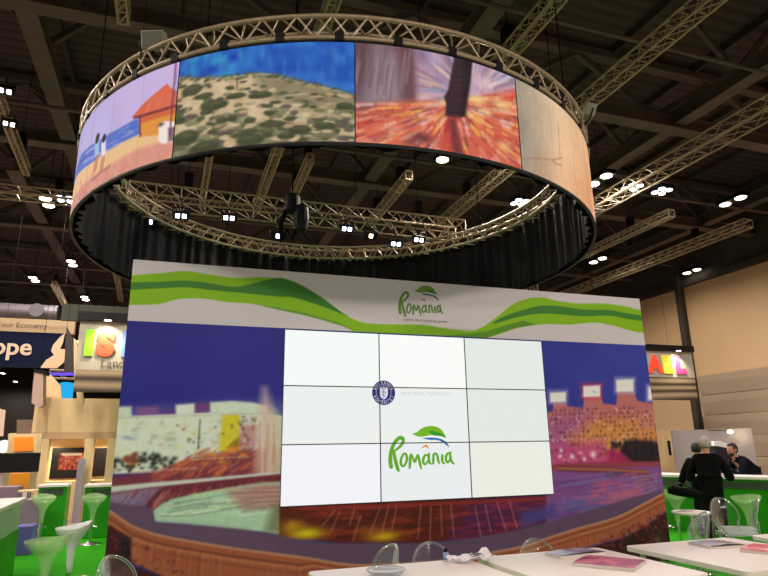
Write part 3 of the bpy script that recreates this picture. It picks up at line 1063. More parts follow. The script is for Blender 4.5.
# beach with hut
B = Canvas(A0, A1, RZ0, RZ1, 190, 100, rconv)
t = ((B.V - RZ0) / (RZ1 - RZ0))[..., None]
s_ = ((B.U - A0) / (A1 - A0))[..., None]
B.img = np.array((176, 174, 226)) * (1 - s_) + np.array((206, 180, 222)) * s_ + 0 * t
B.img += ((vnoise(B.U, B.V, 0.3, 2) - .5) * 10)[..., None]
B.poly([(60, 172), (81, 155), (100, 140), (120, 128), (138, 118), (142, 136), (113.7, 148), (92, 163), (76, 178), (60, 190)], (92, 116, 200), .03)
for k in range(26):
    x = rng.uniform(78, 134)
    y = 152 - (x - 84) * .63 + rng.uniform(2, 26) * (1 - (x - 78) / 120)
    B.path([(x, y), (x + rng.uniform(5, 14), y - rng.uniform(2, 7))], .8, [(150, 164, 220), (60, 84, 180), (200, 190, 220)][k % 3], .6)
B.poly([(60, 192), (76, 178), (92, 163), (113.7, 147.5), (140, 134), (180, 122), (180, 170), (60, 230)], (238, 194, 142), .03)
B.poly([(60, 206), (80, 188), (106, 168), (140, 148), (182, 138), (182, 170), (60, 250)], (222, 152, 134), .06)
for k in range(60):
    x = rng.uniform(78, 178)
    B.path([(x, 196 - (x - 76) * .5 + rng.uniform(-16, 14)), (x + 7, 193 - (x - 76) * .5 + rng.uniform(-16, 14))], 1, [(206, 130, 116), (236, 176, 150)][k % 2], .4)
B.poly([(139, 116), (158, 110), (182, 102), (182, 134), (160, 135), (140, 137)], (228, 152, 66), .02)
B.poly([(139.5, 116), (158, 110), (182, 100), (182, 112), (158, 118), (140, 124)], (206, 96, 66), .03, .8)
B.poly([(132, 117), (143, 104), (158, 91), (167, 83.5), (170, 87), (175, 90), (182, 91), (182, 105), (158, 110.5), (140, 116.5)], (222, 110, 80), .02)
for k in range(22):
    x = rng.uniform(142, 180)
    B.path([(x, 112 - (x - 140) * .25), (x + 3, 104 - (x - 140) * .38)], .8, [(190, 84, 66), (240, 140, 100)][k % 2], .5)
B.path([(134, 117.5), (142, 116), (160, 110.5), (182, 104)], 1.8, (120, 50, 60), .9)
B.line((139.6, 116), (140.4, 136), 1.3, (110, 40, 50), .9)
B.poly([(158.5, 124), (164, 121), (178, 122), (178, 141), (163, 144), (158.5, 141)], (246, 232, 222), .02)
B.poly([(168, 128), (177, 126), (177, 140), (168, 142)], (110, 80, 90), .03, .8)
B.spot((161, 124.5), 3.5, 2, (60, 40, 50), .9)
B.line((176.5, 56), (169.6, 136), 1.6, (116, 66, 104), .9)
B.line((176.5, 56), (176.5, 160), .7, (130, 110, 150), .7)
for (x, c) in ((97, (158, 196, 226)), (103.5, (244, 224, 232))):
    B.poly([(x - 2.2, 142), (x + 2.2, 140), (x + 2, 156), (x - 2.2, 158)], c, .03)
    B.line((x - 1, 157), (x - 3.4, 172), 1.3, (190, 120, 100), .9)
    B.line((x + 1, 156), (x - 1.4, 170), 1.3, (190, 120, 100), .9)
    B.spot((x + .4, 138.4), 1.7, 2, (50, 36, 50), 1, 1)
B.path([(92, 180), (110, 166)], 1.2, (170, 104, 104), .6)
B.mesh('led_screen', place_ring(RR), pm, ring)

# shrubby hills under blue forest
B = Canvas(A1, A2, RZ0, RZ1, 220, 120, rconv)
U, V = B.U, B.V
B.img[:] = (44, 98, 188)
left = np.clip((A2 - U) / (A2 - A1), 0, 1)[..., None]
B.img += (vnoise(U, V, .1, 3)[..., None] - .42) * (np.array((30, 120, 40)) * left ** 1.5 + np.array((30, 40, 30)) * (1 - left))
for k in range(60):
    x = rng.uniform(176, 352)
    c = [(34, 80, 176), (74, 132, 204), (40, 150, 190), (30, 70, 160), (60, 160, 190)][rng.integers(5 if x < 250 else 2)]
    B.spot((x, rng.uniform(50, 84)), rng.uniform(1.5, 5), rng.uniform(5, 14), c, .45)
hill = smooth_path([(168, 79), (180, 77), (200, 78), (219.5, 77), (240, 75), (256.6, 73), (270, 74), (281, 76), (296, 80), (308.6, 83), (330, 88), (358, 96)], 4)
B.poly(list(hill) + [(362, 150), (280, 165), (168, 180)], (202, 178, 140), .015)
B.img[:] = np.where((B.img[..., :1] > 150), B.img + ((vnoise(U, V, .08, 21) - .5) * 34)[..., None], B.img)
B.poly([(168, 150), (190, 148), (222, 150), (244, 170), (168, 175)], (212, 168, 118), .06, .9)
B.poly([(254, 74), (281, 77), (308, 84), (358, 98), (360, 122), (318, 114), (290, 104), (262, 96)], (124, 114, 86), .1, .75)
for k in range(110):          # small shrubs fringing the ridge
    x = rng.uniform(172, 357)
    y0 = np.interp(x, [p[0] for p in hill], [p[1] for p in hill])
    B.spot((x, y0 + rng.uniform(-1.5, 4)), rng.uniform(1.5, 4), rng.uniform(1, 2), [(84, 92, 66), (104, 112, 84), (70, 76, 54)][k % 3], .8)
for k in range(330):
    x = rng.uniform(172, 358)
    y0 = np.interp(x, [p[0] for p in hill], [p[1] for p in hill])
    d = rng.random() ** .75
    y = y0 + 3 + d * (152 - y0)
    if (k % 3 == 0) and x < 250 and y > 100 and y < 140 and vnoise(np.array(x), np.array(y), 14, 8) > .45:
        continue
    sz = 1.8 + d * 3.6
    c = [(88, 92, 62), (70, 74, 52), (116, 108, 82), (94, 84, 76), (126, 122, 92), (78, 88, 54)][rng.integers(6)]
    B.spot((x, y), sz * rng.uniform(1.2, 2.2), sz * .7, c, .9, hard=1)
    B.spot((x - sz * .3, y - sz * .35), sz * 1.1, sz * .35, tuple(v * 1.22 for v in c), .7)
for k in range(60):
    x, y = rng.uniform(174, 356), rng.uniform(90, 148)
    B.spot((x, y), rng.uniform(3, 9), rng.uniform(1.2, 3), [(214, 190, 150), (220, 196, 160), (204, 170, 128)][k % 3], .75, hard=k % 2)
for (x0, y0, rx, ry) in ((192, 90, 10, 5), (204, 96, 9, 3), (186, 138, 12, 7), (204, 147, 14, 5), (214, 105, 14, 5), (222, 120, 6, 3), (206, 112, 6, 3), (232, 118, 4, 4), (250, 120, 6, 3), (272, 124, 13, 4), (325, 126, 13, 4), (300, 130, 12, 5), (260, 95, 12, 4), (345, 106, 9, 4), (236, 96, 10, 3), (250, 140, 14, 6), (286, 136, 9, 4)):
    B.spot((x0, y0), rx, ry, (66, 70, 50), .9, hard=1)
    B.spot((x0, y0 - ry * .4), rx * .7, ry * .4, (104, 108, 74), .6)
B.line((237, 78), (237, 90), 1, (70, 50, 46), .8)
B.soften(1)
B.mesh('led_screen', place_ring(RR), pm, ring)

# autumn forest rushing past
B = Canvas(A2, A3, RZ0, RZ1, 220, 120, rconv)
B.img[:] = (172, 144, 168)
B.img += ((vnoise(B.U, B.V, .16, 5) - .5) * 60)[..., None]
for k in range(240):
    a = rng.uniform(0, 6.28)
    r0, L = rng.uniform(8, 44), rng.uniform(6, 26)
    c = [(214, 172, 180), (140, 150, 190), (236, 196, 176), (180, 124, 146), (126, 142, 172), (226, 170, 140), (230, 220, 226), (150, 110, 130)][rng.integers(8)]
    B.path([(470 + math.cos(a) * r0 * 1.3, 96 + math.sin(a) * r0), (470 + math.cos(a) * (r0 + L) * 1.3, 96 + math.sin(a) * (r0 + L))], rng.uniform(1, 4), c, .45)
B.poly([(350, 36), (413, 42), (415, 104), (350, 112)], (118, 92, 100), .05, .97)
B.poly([(378, 46), (400, 60), (406, 104), (362, 108)], (160, 140, 146), .22, .8)
B.poly([(394, 40), (413, 44), (417, 104), (404, 103)], (110, 68, 74), .12, .8)
B.poly([(350, 36), (370, 40), (366, 78), (350, 104)], (92, 66, 74), .12, .7)
for k in range(60):
    x = rng.uniform(354, 412)
    B.path([(x, rng.uniform(42, 70)), (x - 4, rng.uniform(80, 104))], rng.uniform(1, 3), [(140, 116, 124), (96, 70, 80), (170, 150, 156)][k % 3], .25)
B.poly([(350, 110), (380, 104), (420, 101), (450, 102), (480, 97), (526, 86), (528, 180), (350, 152)], (212, 104, 82), .1)
for k in range(900):
    a = rng.uniform(-.5, 3.55)
    r0, L = rng.uniform(3, 100), rng.uniform(4, 20)
    p = (456 + math.cos(a) * r0 * 1.2, 101 + math.sin(a) * r0 * .75)
    lim = 103 if p[0] < 450 else 103 - (p[0] - 450) * .2
    if p[1] < lim:
        continue
    c = [(236, 160, 110), (198, 62, 52), (250, 206, 150), (226, 110, 70), (170, 62, 70), (240, 168, 150), (250, 192, 84), (150, 72, 72), (246, 216, 204), (216, 80, 56), (232, 140, 130), (120, 60, 70)][rng.integers(12)]
    B.path([p, (p[0] + math.cos(a) * L * 1.2, p[1] + math.sin(a) * L * .6)], rng.uniform(1, 4), c, .5)
for (x, y, r) in ((478, 100, 10), (500, 104, 9), (446, 103, 6), (504, 146, 8), (486, 112, 8)):
    B.spot((x, y), r, r * .6, (252, 216, 140), .7)
for (x, y, r) in ((366, 142, 9), (392, 128, 10), (430, 118, 9)):
    B.spot((x, y), r * 1.6, r * .5, (240, 176, 160), .5)
B.spot((422, 138), 15, 7, (96, 52, 64), .85)
B.spot((410, 142), 8, 4, (110, 60, 60), .6)
B.spot((480, 82), 12, 9, (224, 186, 204), .6)
B.poly([(455.5, 50), (473, 54), (470, 84), (467, 100), (464, 117), (454, 118), (445, 116), (446, 104), (444, 97), (448, 90)], (60, 42, 48), .025)
B.poly([(464, 52), (473, 54), (470, 84), (466, 116), (460, 116)], (42, 30, 36), .04, .8)
for k in range(24):
    y = rng.uniform(58, 114)
    B.path([(449 + (115 - y) * .12, y), (462 + (115 - y) * .12, y + 1)], .9, [(84, 62, 66), (40, 28, 34)][k % 2], .4)
B.poly([(446, 117), (458, 117), (452, 156), (442, 150)], (190, 60, 50), .06, .7)
B.poly([(449, 118), (455, 118), (466, 162), (454, 156)], (96, 44, 54), .06, .75)
B.soften(1)
B.mesh('led_screen', place_ring(RR), pm, ring)

# pale sand face
B = Canvas(A3, A4, RZ0, RZ1, 170, 100, rconv)
s_ = np.clip((B.U - A3) / (A4 - A3), 0, 1)[..., None]
t = ((B.V - RZ0) / (RZ1 - RZ0))[..., None]
B.img = np.array((164, 152, 134)) + 0 * t
B.img = B.img * (1 - np.clip(s_ * 3.2, 0, 1)) + np.clip(s_ * 3.2, 0, 1) * np.array((238, 200, 158))
k_ = np.clip(s_ * 1.2 - t * .5 + .05, 0, 1)
B.img = B.img * (1 - k_) + k_ * np.array((228, 150, 100))
B.img += ((vnoise(B.U, B.V, .35, 9) - .5) * 22 + (vnoise(B.U, B.V, .06, 10) - .5) * 9)[..., None]
for k in range(9):
    x = 530 + k * 6
    B.path([(x, 84 + k * 4), (x + 3, 120 + k * 5), (x + 1, 175)], 1.4, [(246, 214, 176), (206, 160, 126)][k % 2], .1)
B.path([(523, 158.5), (540, 158.5), (552, 160), (562, 158)], .8, (160, 106, 84), .6)
B.path([(552, 160), (556, 164), (561, 165)], .8, (170, 110, 84), .7)
B.path([(558, 124), (559, 140), (560, 158)], .8, (190, 134, 100), .6)
B.mesh('led_screen', place_ring(RR), pm, ring)

# dark cabinets behind the pictures, all the way round, with the lower lip
mb = MB()
mb.lathe([(RR - .035, RZ0 - .02), (RR + .004, RZ0 - .02), (RR + .004, RZ0), (RR - .004, RZ0), (RR - .004, RZ1), (RR + .004, RZ1), (RR + .004, RZ1 + .02), (RR - .035, RZ1 + .02), (RR - .035, RZ0 - .02)], 128, (RX, RY, 0))
mb.build('cabinet_frame', M['black'], ring)
mb = MB()
for k in range(44):
    a = -math.pi + 2 * math.pi * k / 44
    mb.bar((RX + (RR + .001) * math.cos(a), RY + (RR + .001) * math.sin(a), RZ0), (RX + (RR + .001) * math.cos(a), RY + (RR + .001) * math.sin(a), RZ1), .0008, 4)
mb.build('cabinet_seam', mat('seam_grey', (90, 86, 90), .6), ring)
for az in (-131.37, -102.97, -74.62):
    a = math.radians(az)
    c_, s2 = math.cos(a), math.sin(a)
    MB().bar((RX + (RR + .001) * c_, RY + (RR + .001) * s2, RZ0), (RX + (RR + .001) * c_, RY + (RR + .001) * s2, RZ1), .006, 6).build('screen_joint', M['black'], ring)

# black pleated drape inside the ring
mb = MB()
n = 720
lo, hi = [], []
r_d = random.Random(3)
ph = 0
for k in range(n):
    a = 2 * math.pi * k / n
    r = RR - 0.10 + 0.022 * math.sin(a * 90 + 1.5 * math.sin(a * 17)) + 0.012 * math.sin(a * 41)
    rb = RR - 0.10 + 0.030 * math.sin(a * 90 + 1.5 * math.sin(a * 17) + .3) + 0.018 * math.sin(a * 37)
    lo.append(mb.bm.verts.new((RX + rb * math.cos(a), RY + rb * math.sin(a), 4.40 + .012 * math.sin(a * 23))))
    hi.append(mb.bm.verts.new((RX + r * math.cos(a), RY + r * math.sin(a), 5.60)))
for k in range(n):
    j = (k + 1) % n
    mb.bm.faces.new((lo[k], lo[j], hi[j], hi[k]))
dr = mb.build('ring_drape', M['drape'], smooth=True)
tag(dr, 'black pleated drape lining the inside of the hanging screen ring', 'drape')

# circular truss carrying it
ct = empty('circular_truss', (RX, RY, 5.54), 'round silver lattice truss on top of the screen ring', 'truss')
for (r, z) in ((RR, 5.80), (RR, 5.55), (RR - .27, 5.80), (RR - .27, 5.55)):
    mb = MB()
    mb.tube([(RX + r * math.cos(a), RY + r * math.sin(a), z) for a in np.linspace(0, 2 * math.pi, 97)[:-1]], .026, 8, closed=True)
    mb.build('chord', M['alu'], ct, smooth=True)
mb = MB()
NL = 66
for k in range(NL):
    a, b = 2 * math.pi * k / NL, 2 * math.pi * (k + 1) / NL
    m_ = (a + b) / 2

    def q(r, t_, z):
        return (RX + r * math.cos(t_), RY + r * math.sin(t_), z)
    for r in (RR, RR - .27):
        mb.bar(q(r, a, 5.55), q(r, m_, 5.80), .012, 5).bar(q(r, m_, 5.80), q(r, b, 5.55), .012, 5)
    for z in (5.55, 5.80):
        mb.bar(q(RR, a, z), q(RR - .27, m_, z), .012, 5).bar(q(RR - .27, m_, z), q(RR, b, z), .012, 5)
mb.build('lacing', M['alu'], ct)
for k in range(40):
    a = 2 * math.pi * (k + .3) / 40
    MB().box(((RX + (RR - .012) * math.cos(a)), RY + (RR - .012) * math.sin(a), 5.552), (.08, .09, .1), rz=a).build('clamp', M['black'], ct)
for az in (-170, -128, -92, -52, -15, 25, 70, 115, 155):
    a = math.radians(az)
    p = (RX + (RR - .13) * math.cos(a), RY + (RR - .13) * math.sin(a))
    MB().bar((*p, 5.8), (*p, 10.92), .008, 6).build('hanging_cable', M['cable'], ct)


# ------------------------------------------------------------------ straight trusses
def truss(p0, p1, wd, ht, label, cat='truss', group='lighting trusses under the roof', top=10.92, step=None, r=.022, cables=(.15, .85)):
    p0, p1 = Vector(p0), Vector(p1)
    if p0.z > 7.5:
        wd, ht = wd * .6, ht * .62
    d = (p1 - p0)
    L = d.length
    t_ = d.normalized()
    sd = Vector((t_.y, -t_.x, 0)).normalized() * wd / 2
    up = Vector((0, 0, ht))
    root = empty('truss', (p0 + p1) / 2, label, cat, group)
    for s in (-1, 1):
        for h in (0, 1):
            o0 = sd * s + up * h
            MB().bar(p0 + o0, p1 + o0, r, 8).build('chord', M['alu'], root, smooth=False)
    mb = MB()
    step = step or max(wd, ht) * 1.25
    n = max(2, int(round(L / step)))
    for k in range(n):
        a, b = p0 + d * (k / n), p0 + d * ((k + 1) / n)
        m_ = (a + b) / 2
        for s in (-1, 1):
            mb.bar(a + sd * s, m_ + sd * s + up, r * .48, 5).bar(m_ + sd * s + up, b + sd * s, r * .48, 5)
        for h in (0, 1):
            mb.bar(a + sd + up * h, a - sd + up * h, r * .48, 5)
            mb.bar(a + sd + up * h, b - sd + up * h, r * .48, 5)
    for e in (p0, p1):
        mb.bar(e + sd, e + sd + up, r * .8, 5).bar(e - sd, e - sd + up, r * .8, 5).bar(e + sd, e - sd, r * .8, 5).bar(e + sd + up, e - sd + up, r * .8, 5)
    mb.build('lacing', M['alu'], root)
    for c in cables:
        q = p0 + d * c + up
        MB().bar(q, (q.x, q.y, top), .006, 6).build('hanging_cable', M['cable'], root)
        MB().box((q.x, q.y, q.z + .22), (.16, .2, .34)).build('hoist_motor', M['black'], root)
    return root


Z8 = 8.0
truss((7.29, 3.6, Z8), (7.29, 15.6, Z8), .42, .4, 'lattice truss from the upper edge down to the right end of the screen ring')
truss((5.02, 2.6, Z8), (5.02, 8.6, Z8), .36, .36, 'lattice truss ending above the top of the autumn forest screen')
truss((5.13, 12.7, Z8), (5.2, 16.1, Z8), .28, .36, 'short lattice truss seen through the ring below the trunk of the forest screen', cables=(.2, .8))
truss((1.87, 2.6, Z8), (1.79, 15.85, Z8), .28, .36, 'lattice truss passing over the shrubby hill screen and down behind it')
truss((2.6, 12.5, Z8), (2.62, 14.7, Z8), .24, .34, 'short lattice truss beside the black hoist inside the ring')
truss((.4, 10.5, Z8), (.34, 16.1, Z8), .2, .34, 'narrow lattice truss below the joint of beach and hill screens')
truss((11.0, 3.5, Z8), (11.0, 16.5, Z8), .85, .42, 'widest lattice truss, running from the right edge to the ring', step=.6)
truss((16.45, 12.8, Z8), (16.4, 26, Z8), .6, .4, 'lattice truss lowest on the right, above the beige wall')
truss((13.45, 12.8, Z8), (13.42, 24, Z8), .36, .36, 'lattice truss ending between the two pairs of lamps on the right')
truss((-3.42, 9.0, Z8), (-3.72, 15.2, Z8), .2, .34, 'ladder-like truss at the left edge with two floodlights on it')
truss((-1.15, 5.0, Z8), (-1.15, 8.8, Z8), .24, .36, 'short truss at the upper edge left of the ring', cables=(.2, .9))
truss((-14, 16.7, Z8), (-1.4, 16.7, Z8), .8, .36, 'lattice truss running crosswise left of the beach screen', step=.7)
truss((7.6, 5.45, Z8 + .5), (16, 5.45, Z8 + .5), .34, .34, 'crosswise truss in the upper right corner')
truss((-2.36, 22.4, Z8), (-2.55, 28.2, Z8), .26, .34, 'ladder-like truss hanging just left of the white header', cables=(.1, .9))
truss((-4.9, 26.2, Z8), (-5.1, 31, Z8), .26, .34, 'small far truss above the beige information strip', cables=(.1, .9))
lt = truss((-1.05, 11.3, 6.05), (5.75, 11.3, 6.05), .5, .32, 'lighting truss hanging crosswise inside the screen ring', group=None, step=.45)
truss((-1.6, 19.5, 7.2), (13, 19.5, 7.2), .5, .4, 'lattice truss far behind the ring, parallel to the display wall', step=.6)


# ------------------------------------------------------------------ lamps
def hall_lamp(p, label, group, cool=False, quad=False, light=True, roof=8.98):
    root = empty('ceiling_light', p, label, 'ceiling light', group)
    mb = MB()
    mb.box((p[0], p[1], p[2] + .09), (.34 if not quad else .46, .9 if not quad else .46, .12))
    mb.build('housing', M['black'], root, bevel=.01)
    k_ = 1.0 if not quad else .62
    spots = [(-.0, -.26), (0, .26)] if not quad else [(-.12, -.13), (.12, -.13), (-.12, .13), (.12, .13)]
    for dx, dy in spots:
        mb = MB()
        mb.lathe([(0, -.0), (.12 * k_, 0.0), (.145 * k_, .012), (.15 * k_, .03)], 20, (p[0] + dx, p[1] + dy, p[2]))
        mb.build('lens', M['lamp_cool'] if cool else M['lamp'], root)
    MB().bar((p[0], p[1], p[2] + .15), (p[0], p[1], 10.92), .012, 6).build('hanging_rod', M['steel_dark'], root)
    if light:
        ld = bpy.data.lights.new('hall_lamp', 'SPOT')
        ld.energy = LAMP_W * (1.0 if not quad else .8)
        ld.color = LAMP_COL if not cool else (.9, .93, 1.0)
        ld.spot_size = math.radians(176)
        ld.spot_blend = .4
        ld.shadow_soft_size = .3
        lo_ = bpy.data.objects.new('hall_lamp', ld)
        COL.objects.link(lo_)
        lo_.location = (p[0], p[1], p[2] - .05)
        put(lo_, root)
    return root


GL = 'hall lamps under the roof'
for (q, lab) in (((447, 156), 'pair of warm lamps below the autumn forest screen'), ((600, 181), 'pair of warm lamps just right of the sand screen'),
                 ((733, 202), 'pair of warm lamps near the right edge above the low truss'), ((598, 261), 'pair of warm lamps right of the black drape'),
                 ((692, 272), 'pair of warm lamps just above the beige wall'), ((47, 203), 'pair of warm lamps on the crosswise truss, left of the beach screen'),
                 ((72, 264), 'single-looking lamp left of the black drape'), ((85, 299), 'lamp above the glowing banner with coloured letters'),
                 ((34, 355 - 75), 'faint lamp above the beige information strip')):
    p = atZ(*q, 8.3)
    hall_lamp(p, lab, GL, light=q[0] not in (692, 733))
for (q, lab) in (((633, 188), 'cool cluster of four lamps right of the ring, the left of two'), ((662, 192), 'cool cluster of four lamps right of the ring, the right of two'), ((520, 203), 'cool cluster of four lamps under the sand screen'),
                 ((65, 200), 'cool lamp cluster on the crosswise truss beside the ring')):
    hall_lamp(atZ(*q, 8.3), lab, GL, cool=True, quad=True)
for (x, y) in ((-5, -1), (0.6, -4), (5.6, -4), (11, -1), (-7, 6.2), (-5.5, 11.3), (-9, 15), (14.8, 4.5), (-8, -9), (-2.5, -11), (3, -11), (8.5, -11), (14, -9)):  # unseen lamps added to light the display wall, tables and booth
    hall_lamp((x, y, 8.3), 'unseen hall lamp added out of the picture to brighten the stands', GL + ' out of the picture')
for k, q in enumerate(((2.5, 373.5), (15.5, 382), (26, 389), (10, 402), (19, 406), (34, 412), (30, 396), (5, 389))):
    p = atZ(*q, 8.3)
    if p.y < 71:
        hall_lamp(p, 'tiny far hall lamp below the navy sign', 'tiny far hall lamps', light=k < 2)
for (x, y) in ((-12, 12.4), (-9, 24), (-12, 36), (-20, 30), (-10, 50), (-6, 42)):
    hall_lamp((x, y, 8.3), 'hall lamp in the far left of the hall', 'far left hall lamps')


def spotlight(p, aim, label, group, cool=True, top=6.05, n=2, power=0.0):
    """stage flood hung under a truss: yoke, body, lit lenses"""
    p = Vector(p)
    root = empty('stage_light', p, label, 'stage light', group)
    d = (Vector(aim) - p).normalized()
    rot = d.to_track_quat('-Z', 'Y').to_matrix()
    mb = MB()
    mb.box(p - d * .06, (.27, .15, .12), rot=rot)
    mb.build('body', M['black'], root, bevel=.01)
    mb = MB()
    mb.tube([p + Vector((-.15, 0, 0)), p + Vector((-.15, 0, .16)), p + Vector((.15, 0, .16)), p + Vector((.15, 0, 0))], .012, 6)
    mb.bar(p + Vector((0, 0, .16)), (p.x, p.y, top), .014, 6)
    mb.build('yoke', M['black'], root)
    for s in ((-.058, .058) if n == 2 else (0,)):
        c = p + d * .005 + rot @ Vector((s, 0, 0))
        mb = MB()
        mb.box(c, (.07, .075, .012), rot=rot)
        mb.build('lens', M['lamp_cool'] if cool else M['lamp'], root)
    return root


GS = 'stage lights on the truss inside the ring'
for (q, lab, n) in (((181, 216), 'stage light leftmost on the truss inside the ring', 2), ((150, 222), 'dim stage light just above the drape, below the beach screen', 1), ((229, 218), 'bright stage light left of the black hoist', 2),
                    ((278, 236), 'small stage light just left of the black hoist', 1), ((347, 229), 'bright stage light right of the black hoist', 2), ((371, 236), 'small amber stage light on the ring truss', 1), ((396, 244), 'stage light low on the truss in the middle of the ring', 2),
                    ((419, 240), 'bright stage light right of the middle of the ring', 2)):
    p = atY(*q, 10.8)
    sl_ = spotlight(p, (p.x - .5, 4, 1.5), lab, GS, cool=lab.find('amber') < 0, n=n, top=p.z + .19)
    MB().bar((p.x, 10.8, p.z + .18), (p.x, 11.06, 6.06), .016, 6).build('hook_clamp', M['black'], sl_)
# two pale floods sitting on the ring truss
for (q, az, lab) in (((154, 45), 0, 'pale grey floodlight clamped on the ring truss above the beach screen'), ((588, 117), 0, 'pale grey floodlight clamped at the right end of the ring truss')):
    v = ray(*q)
    p = v * (5.86 - EYE) / v.z + Vector((0, 0, EYE))
    dc = Vector((p.x - RX, p.y - RY, 0)).normalized()
    root = empty('floodlight', p, lab, 'floodlight', 'pale floodlights on the ring truss')
    rot = Matrix.Rotation(math.atan2(dc.y, dc.x) + .5, 3, 'Z') @ Matrix.Rotation(.35, 3, 'Y')
    mb = MB()
    mb.box(p + Vector((0, 0, .05)), (.13, .25, .2), rot=rot)
    mb.build('housing', mat('pale_grey_casing', (150, 150, 128), .5, 0, .05, 6), root, bevel=.015)
    mb = MB()
    mb.box(p + rot @ Vector((.068, 0, 0)) + Vector((0, 0, .05)), (.012, .21, .16), rot=rot)
    mb.build('front_glass', mat('dull_glass', (120, 120, 110), .2), root)
    mb = MB()
    mb.tube([p + rot @ Vector((0, -.15, .05)), p + rot @ Vector((0, -.15, -.12)), p + rot @ Vector((0, .15, -.12)), p + rot @ Vector((0, .15, .05))], .012, 6)
    mb.bar(p + rot @ Vector((0, 0, -.12)), Vector((RX, RY, 0)) + dc * (RR - .0) + Vector((0, 0, 5.80)), .018, 6)
    mb.build('bracket', M['black'], root)
# bright floodlights on the left ladder truss
for q in ((5, 91), (9, 124)):
    p = atZ(*q, 7.74)
    fl_ = spotlight(p, (p.x + 1, p.y - 5, 2), 'warm floodlight on the ladder-like truss at the left edge, ' + ('the upper of two' if q[1] < 100 else 'the lower of two'), 'floodlights on the left ladder truss', cool=False, top=8.02)
    ld = bpy.data.lights.new('flood_beam', 'SPOT')
    ld.energy = 560
    ld.color = LAMP_COL
    ld.spot_size = math.radians(80)
    ld.spot_blend = .7
    ld.shadow_soft_size = .12
    lo_ = bpy.data.objects.new('flood_beam', ld)
    COL.objects.link(lo_)
    lo_.location = p + Vector((0, .02, -.12))
    lo_.rotation_euler = (Vector((-2.0, 16.5, 1.8)) - lo_.location).to_track_quat('-Z', 'Y').to_euler()
    put(lo_, fl_)
# black chain hoist inside the ring
hp = atY(292, 205, 10.6)
ho = empty('chain_hoist', hp, 'black chain hoist with hanging chain bag inside the ring', 'hoist')
mb = MB()
mb.lathe([(0, .2), (.13, .2), (.15, .16), (.15, -.12), (.11, -.16), (0, -.16)], 16, hp)
mb.build('motor', M['black'], ho, bevel=0)
mb = MB()
mb.lathe([(.1, .0), (.14, -.05), (.16, -.3), (.12, -.48), (.05, -.55), (0, -.56)], 14, hp + Vector((.17, -.05, -.02)))
mb.build('chain_bag', M['black'], ho)
mb = MB()
mb.tube([hp + Vector(v_) for v_ in ((-.1, 0, -.1), (-.2, .02, -.4), (-.18, 0, -.75), (-.08, 0, -.5), (.02, 0, -.72), (.1, 0, -.45))], .045, 8)
mb.build('cable_loop', M['cable'], ho)
MB().bar(hp + Vector((0, 0, .2)), (hp.x, hp.y, 10.92), .014, 6).build('chain', M['cable'], ho)


# ------------------------------------------------------------------ bars and counters
def bar_counter(a, b, dep, h, label, name='bar_counter', cat='bar counter', group=None, band=0.0):
    """a -> b is the front line on the floor; the body lies on the left of it"""
    a, b = Vector((a[0], a[1], 0)), Vector((b[0], b[1], 0))
    d = b - a
    L = d.length
    ang = math.atan2(d.y, d.x)
    mid = (a + b) / 2
    n = Vector((-d.y, d.x, 0)).normalized()
    root = empty(name, mid + Vector((0, 0, .012)), label, cat, group)
    c = mid + n * dep / 2
    z0 = .013
    MB().box((c.x, c.y, (z0 + h - .05 - band) / 2 + .006), (L, dep, h - .05 - band - z0), rz=ang).build('body', M['green'], root, bevel=.008)
    if band:
        MB().box((c.x, c.y, h - .05 - band / 2), (L - .01, dep - .03, band), rz=ang).build('frosted_band', mat('frosted_band', (186, 206, 196), .3, 0, .04, 6), root)
    else:
        q = mid - n * .004
        MB().box((q.x, q.y, h - .05 - .1), (L * .72 if L < 1 else L - .2, .012, .12), rz=ang).build('niche', mat('counter_shade_strip', (66, 78, 60), .6), root)  # flat dark strip on the front, coloured as the shade of a recess
    e = c - n * .02
    MB().box((e.x, e.y, h - .025), (L + .03, dep + .06, .05), rz=ang).build('countertop', M['white'], root, bevel=.008)
    return root


p1, p2 = atZ(23, 497.5, .99), atZ(-30, 519, .99)
bar_counter(p1, p2, -.62 if False else .62, .99, 'white topped bar with green base at the left edge of the stand', band=.36) if False else None
bar_counter((p2.x, p2.y), (p1.x, p1.y), .62, .99, 'white topped bar with pale band and green base at the left edge', band=.36)
bar_counter((-2.41, 13.96), (-1.90, 13.96), .5, .97, 'green counter with white top behind, the one beside the cream column on its left', group='small green counters', name='counter_pod', cat='counter')
bar_counter((-1.49, 13.19), (-.62, 13.19), .5, .98, 'green counter with white top half hidden by the edge of the display wall', group='small green counters', name='counter_pod', cat='counter')
bar_counter((8.75, 10.45), (9.80, 7.1), .62, 1.0, 'long green bar with white top where people stand, right of the display wall')


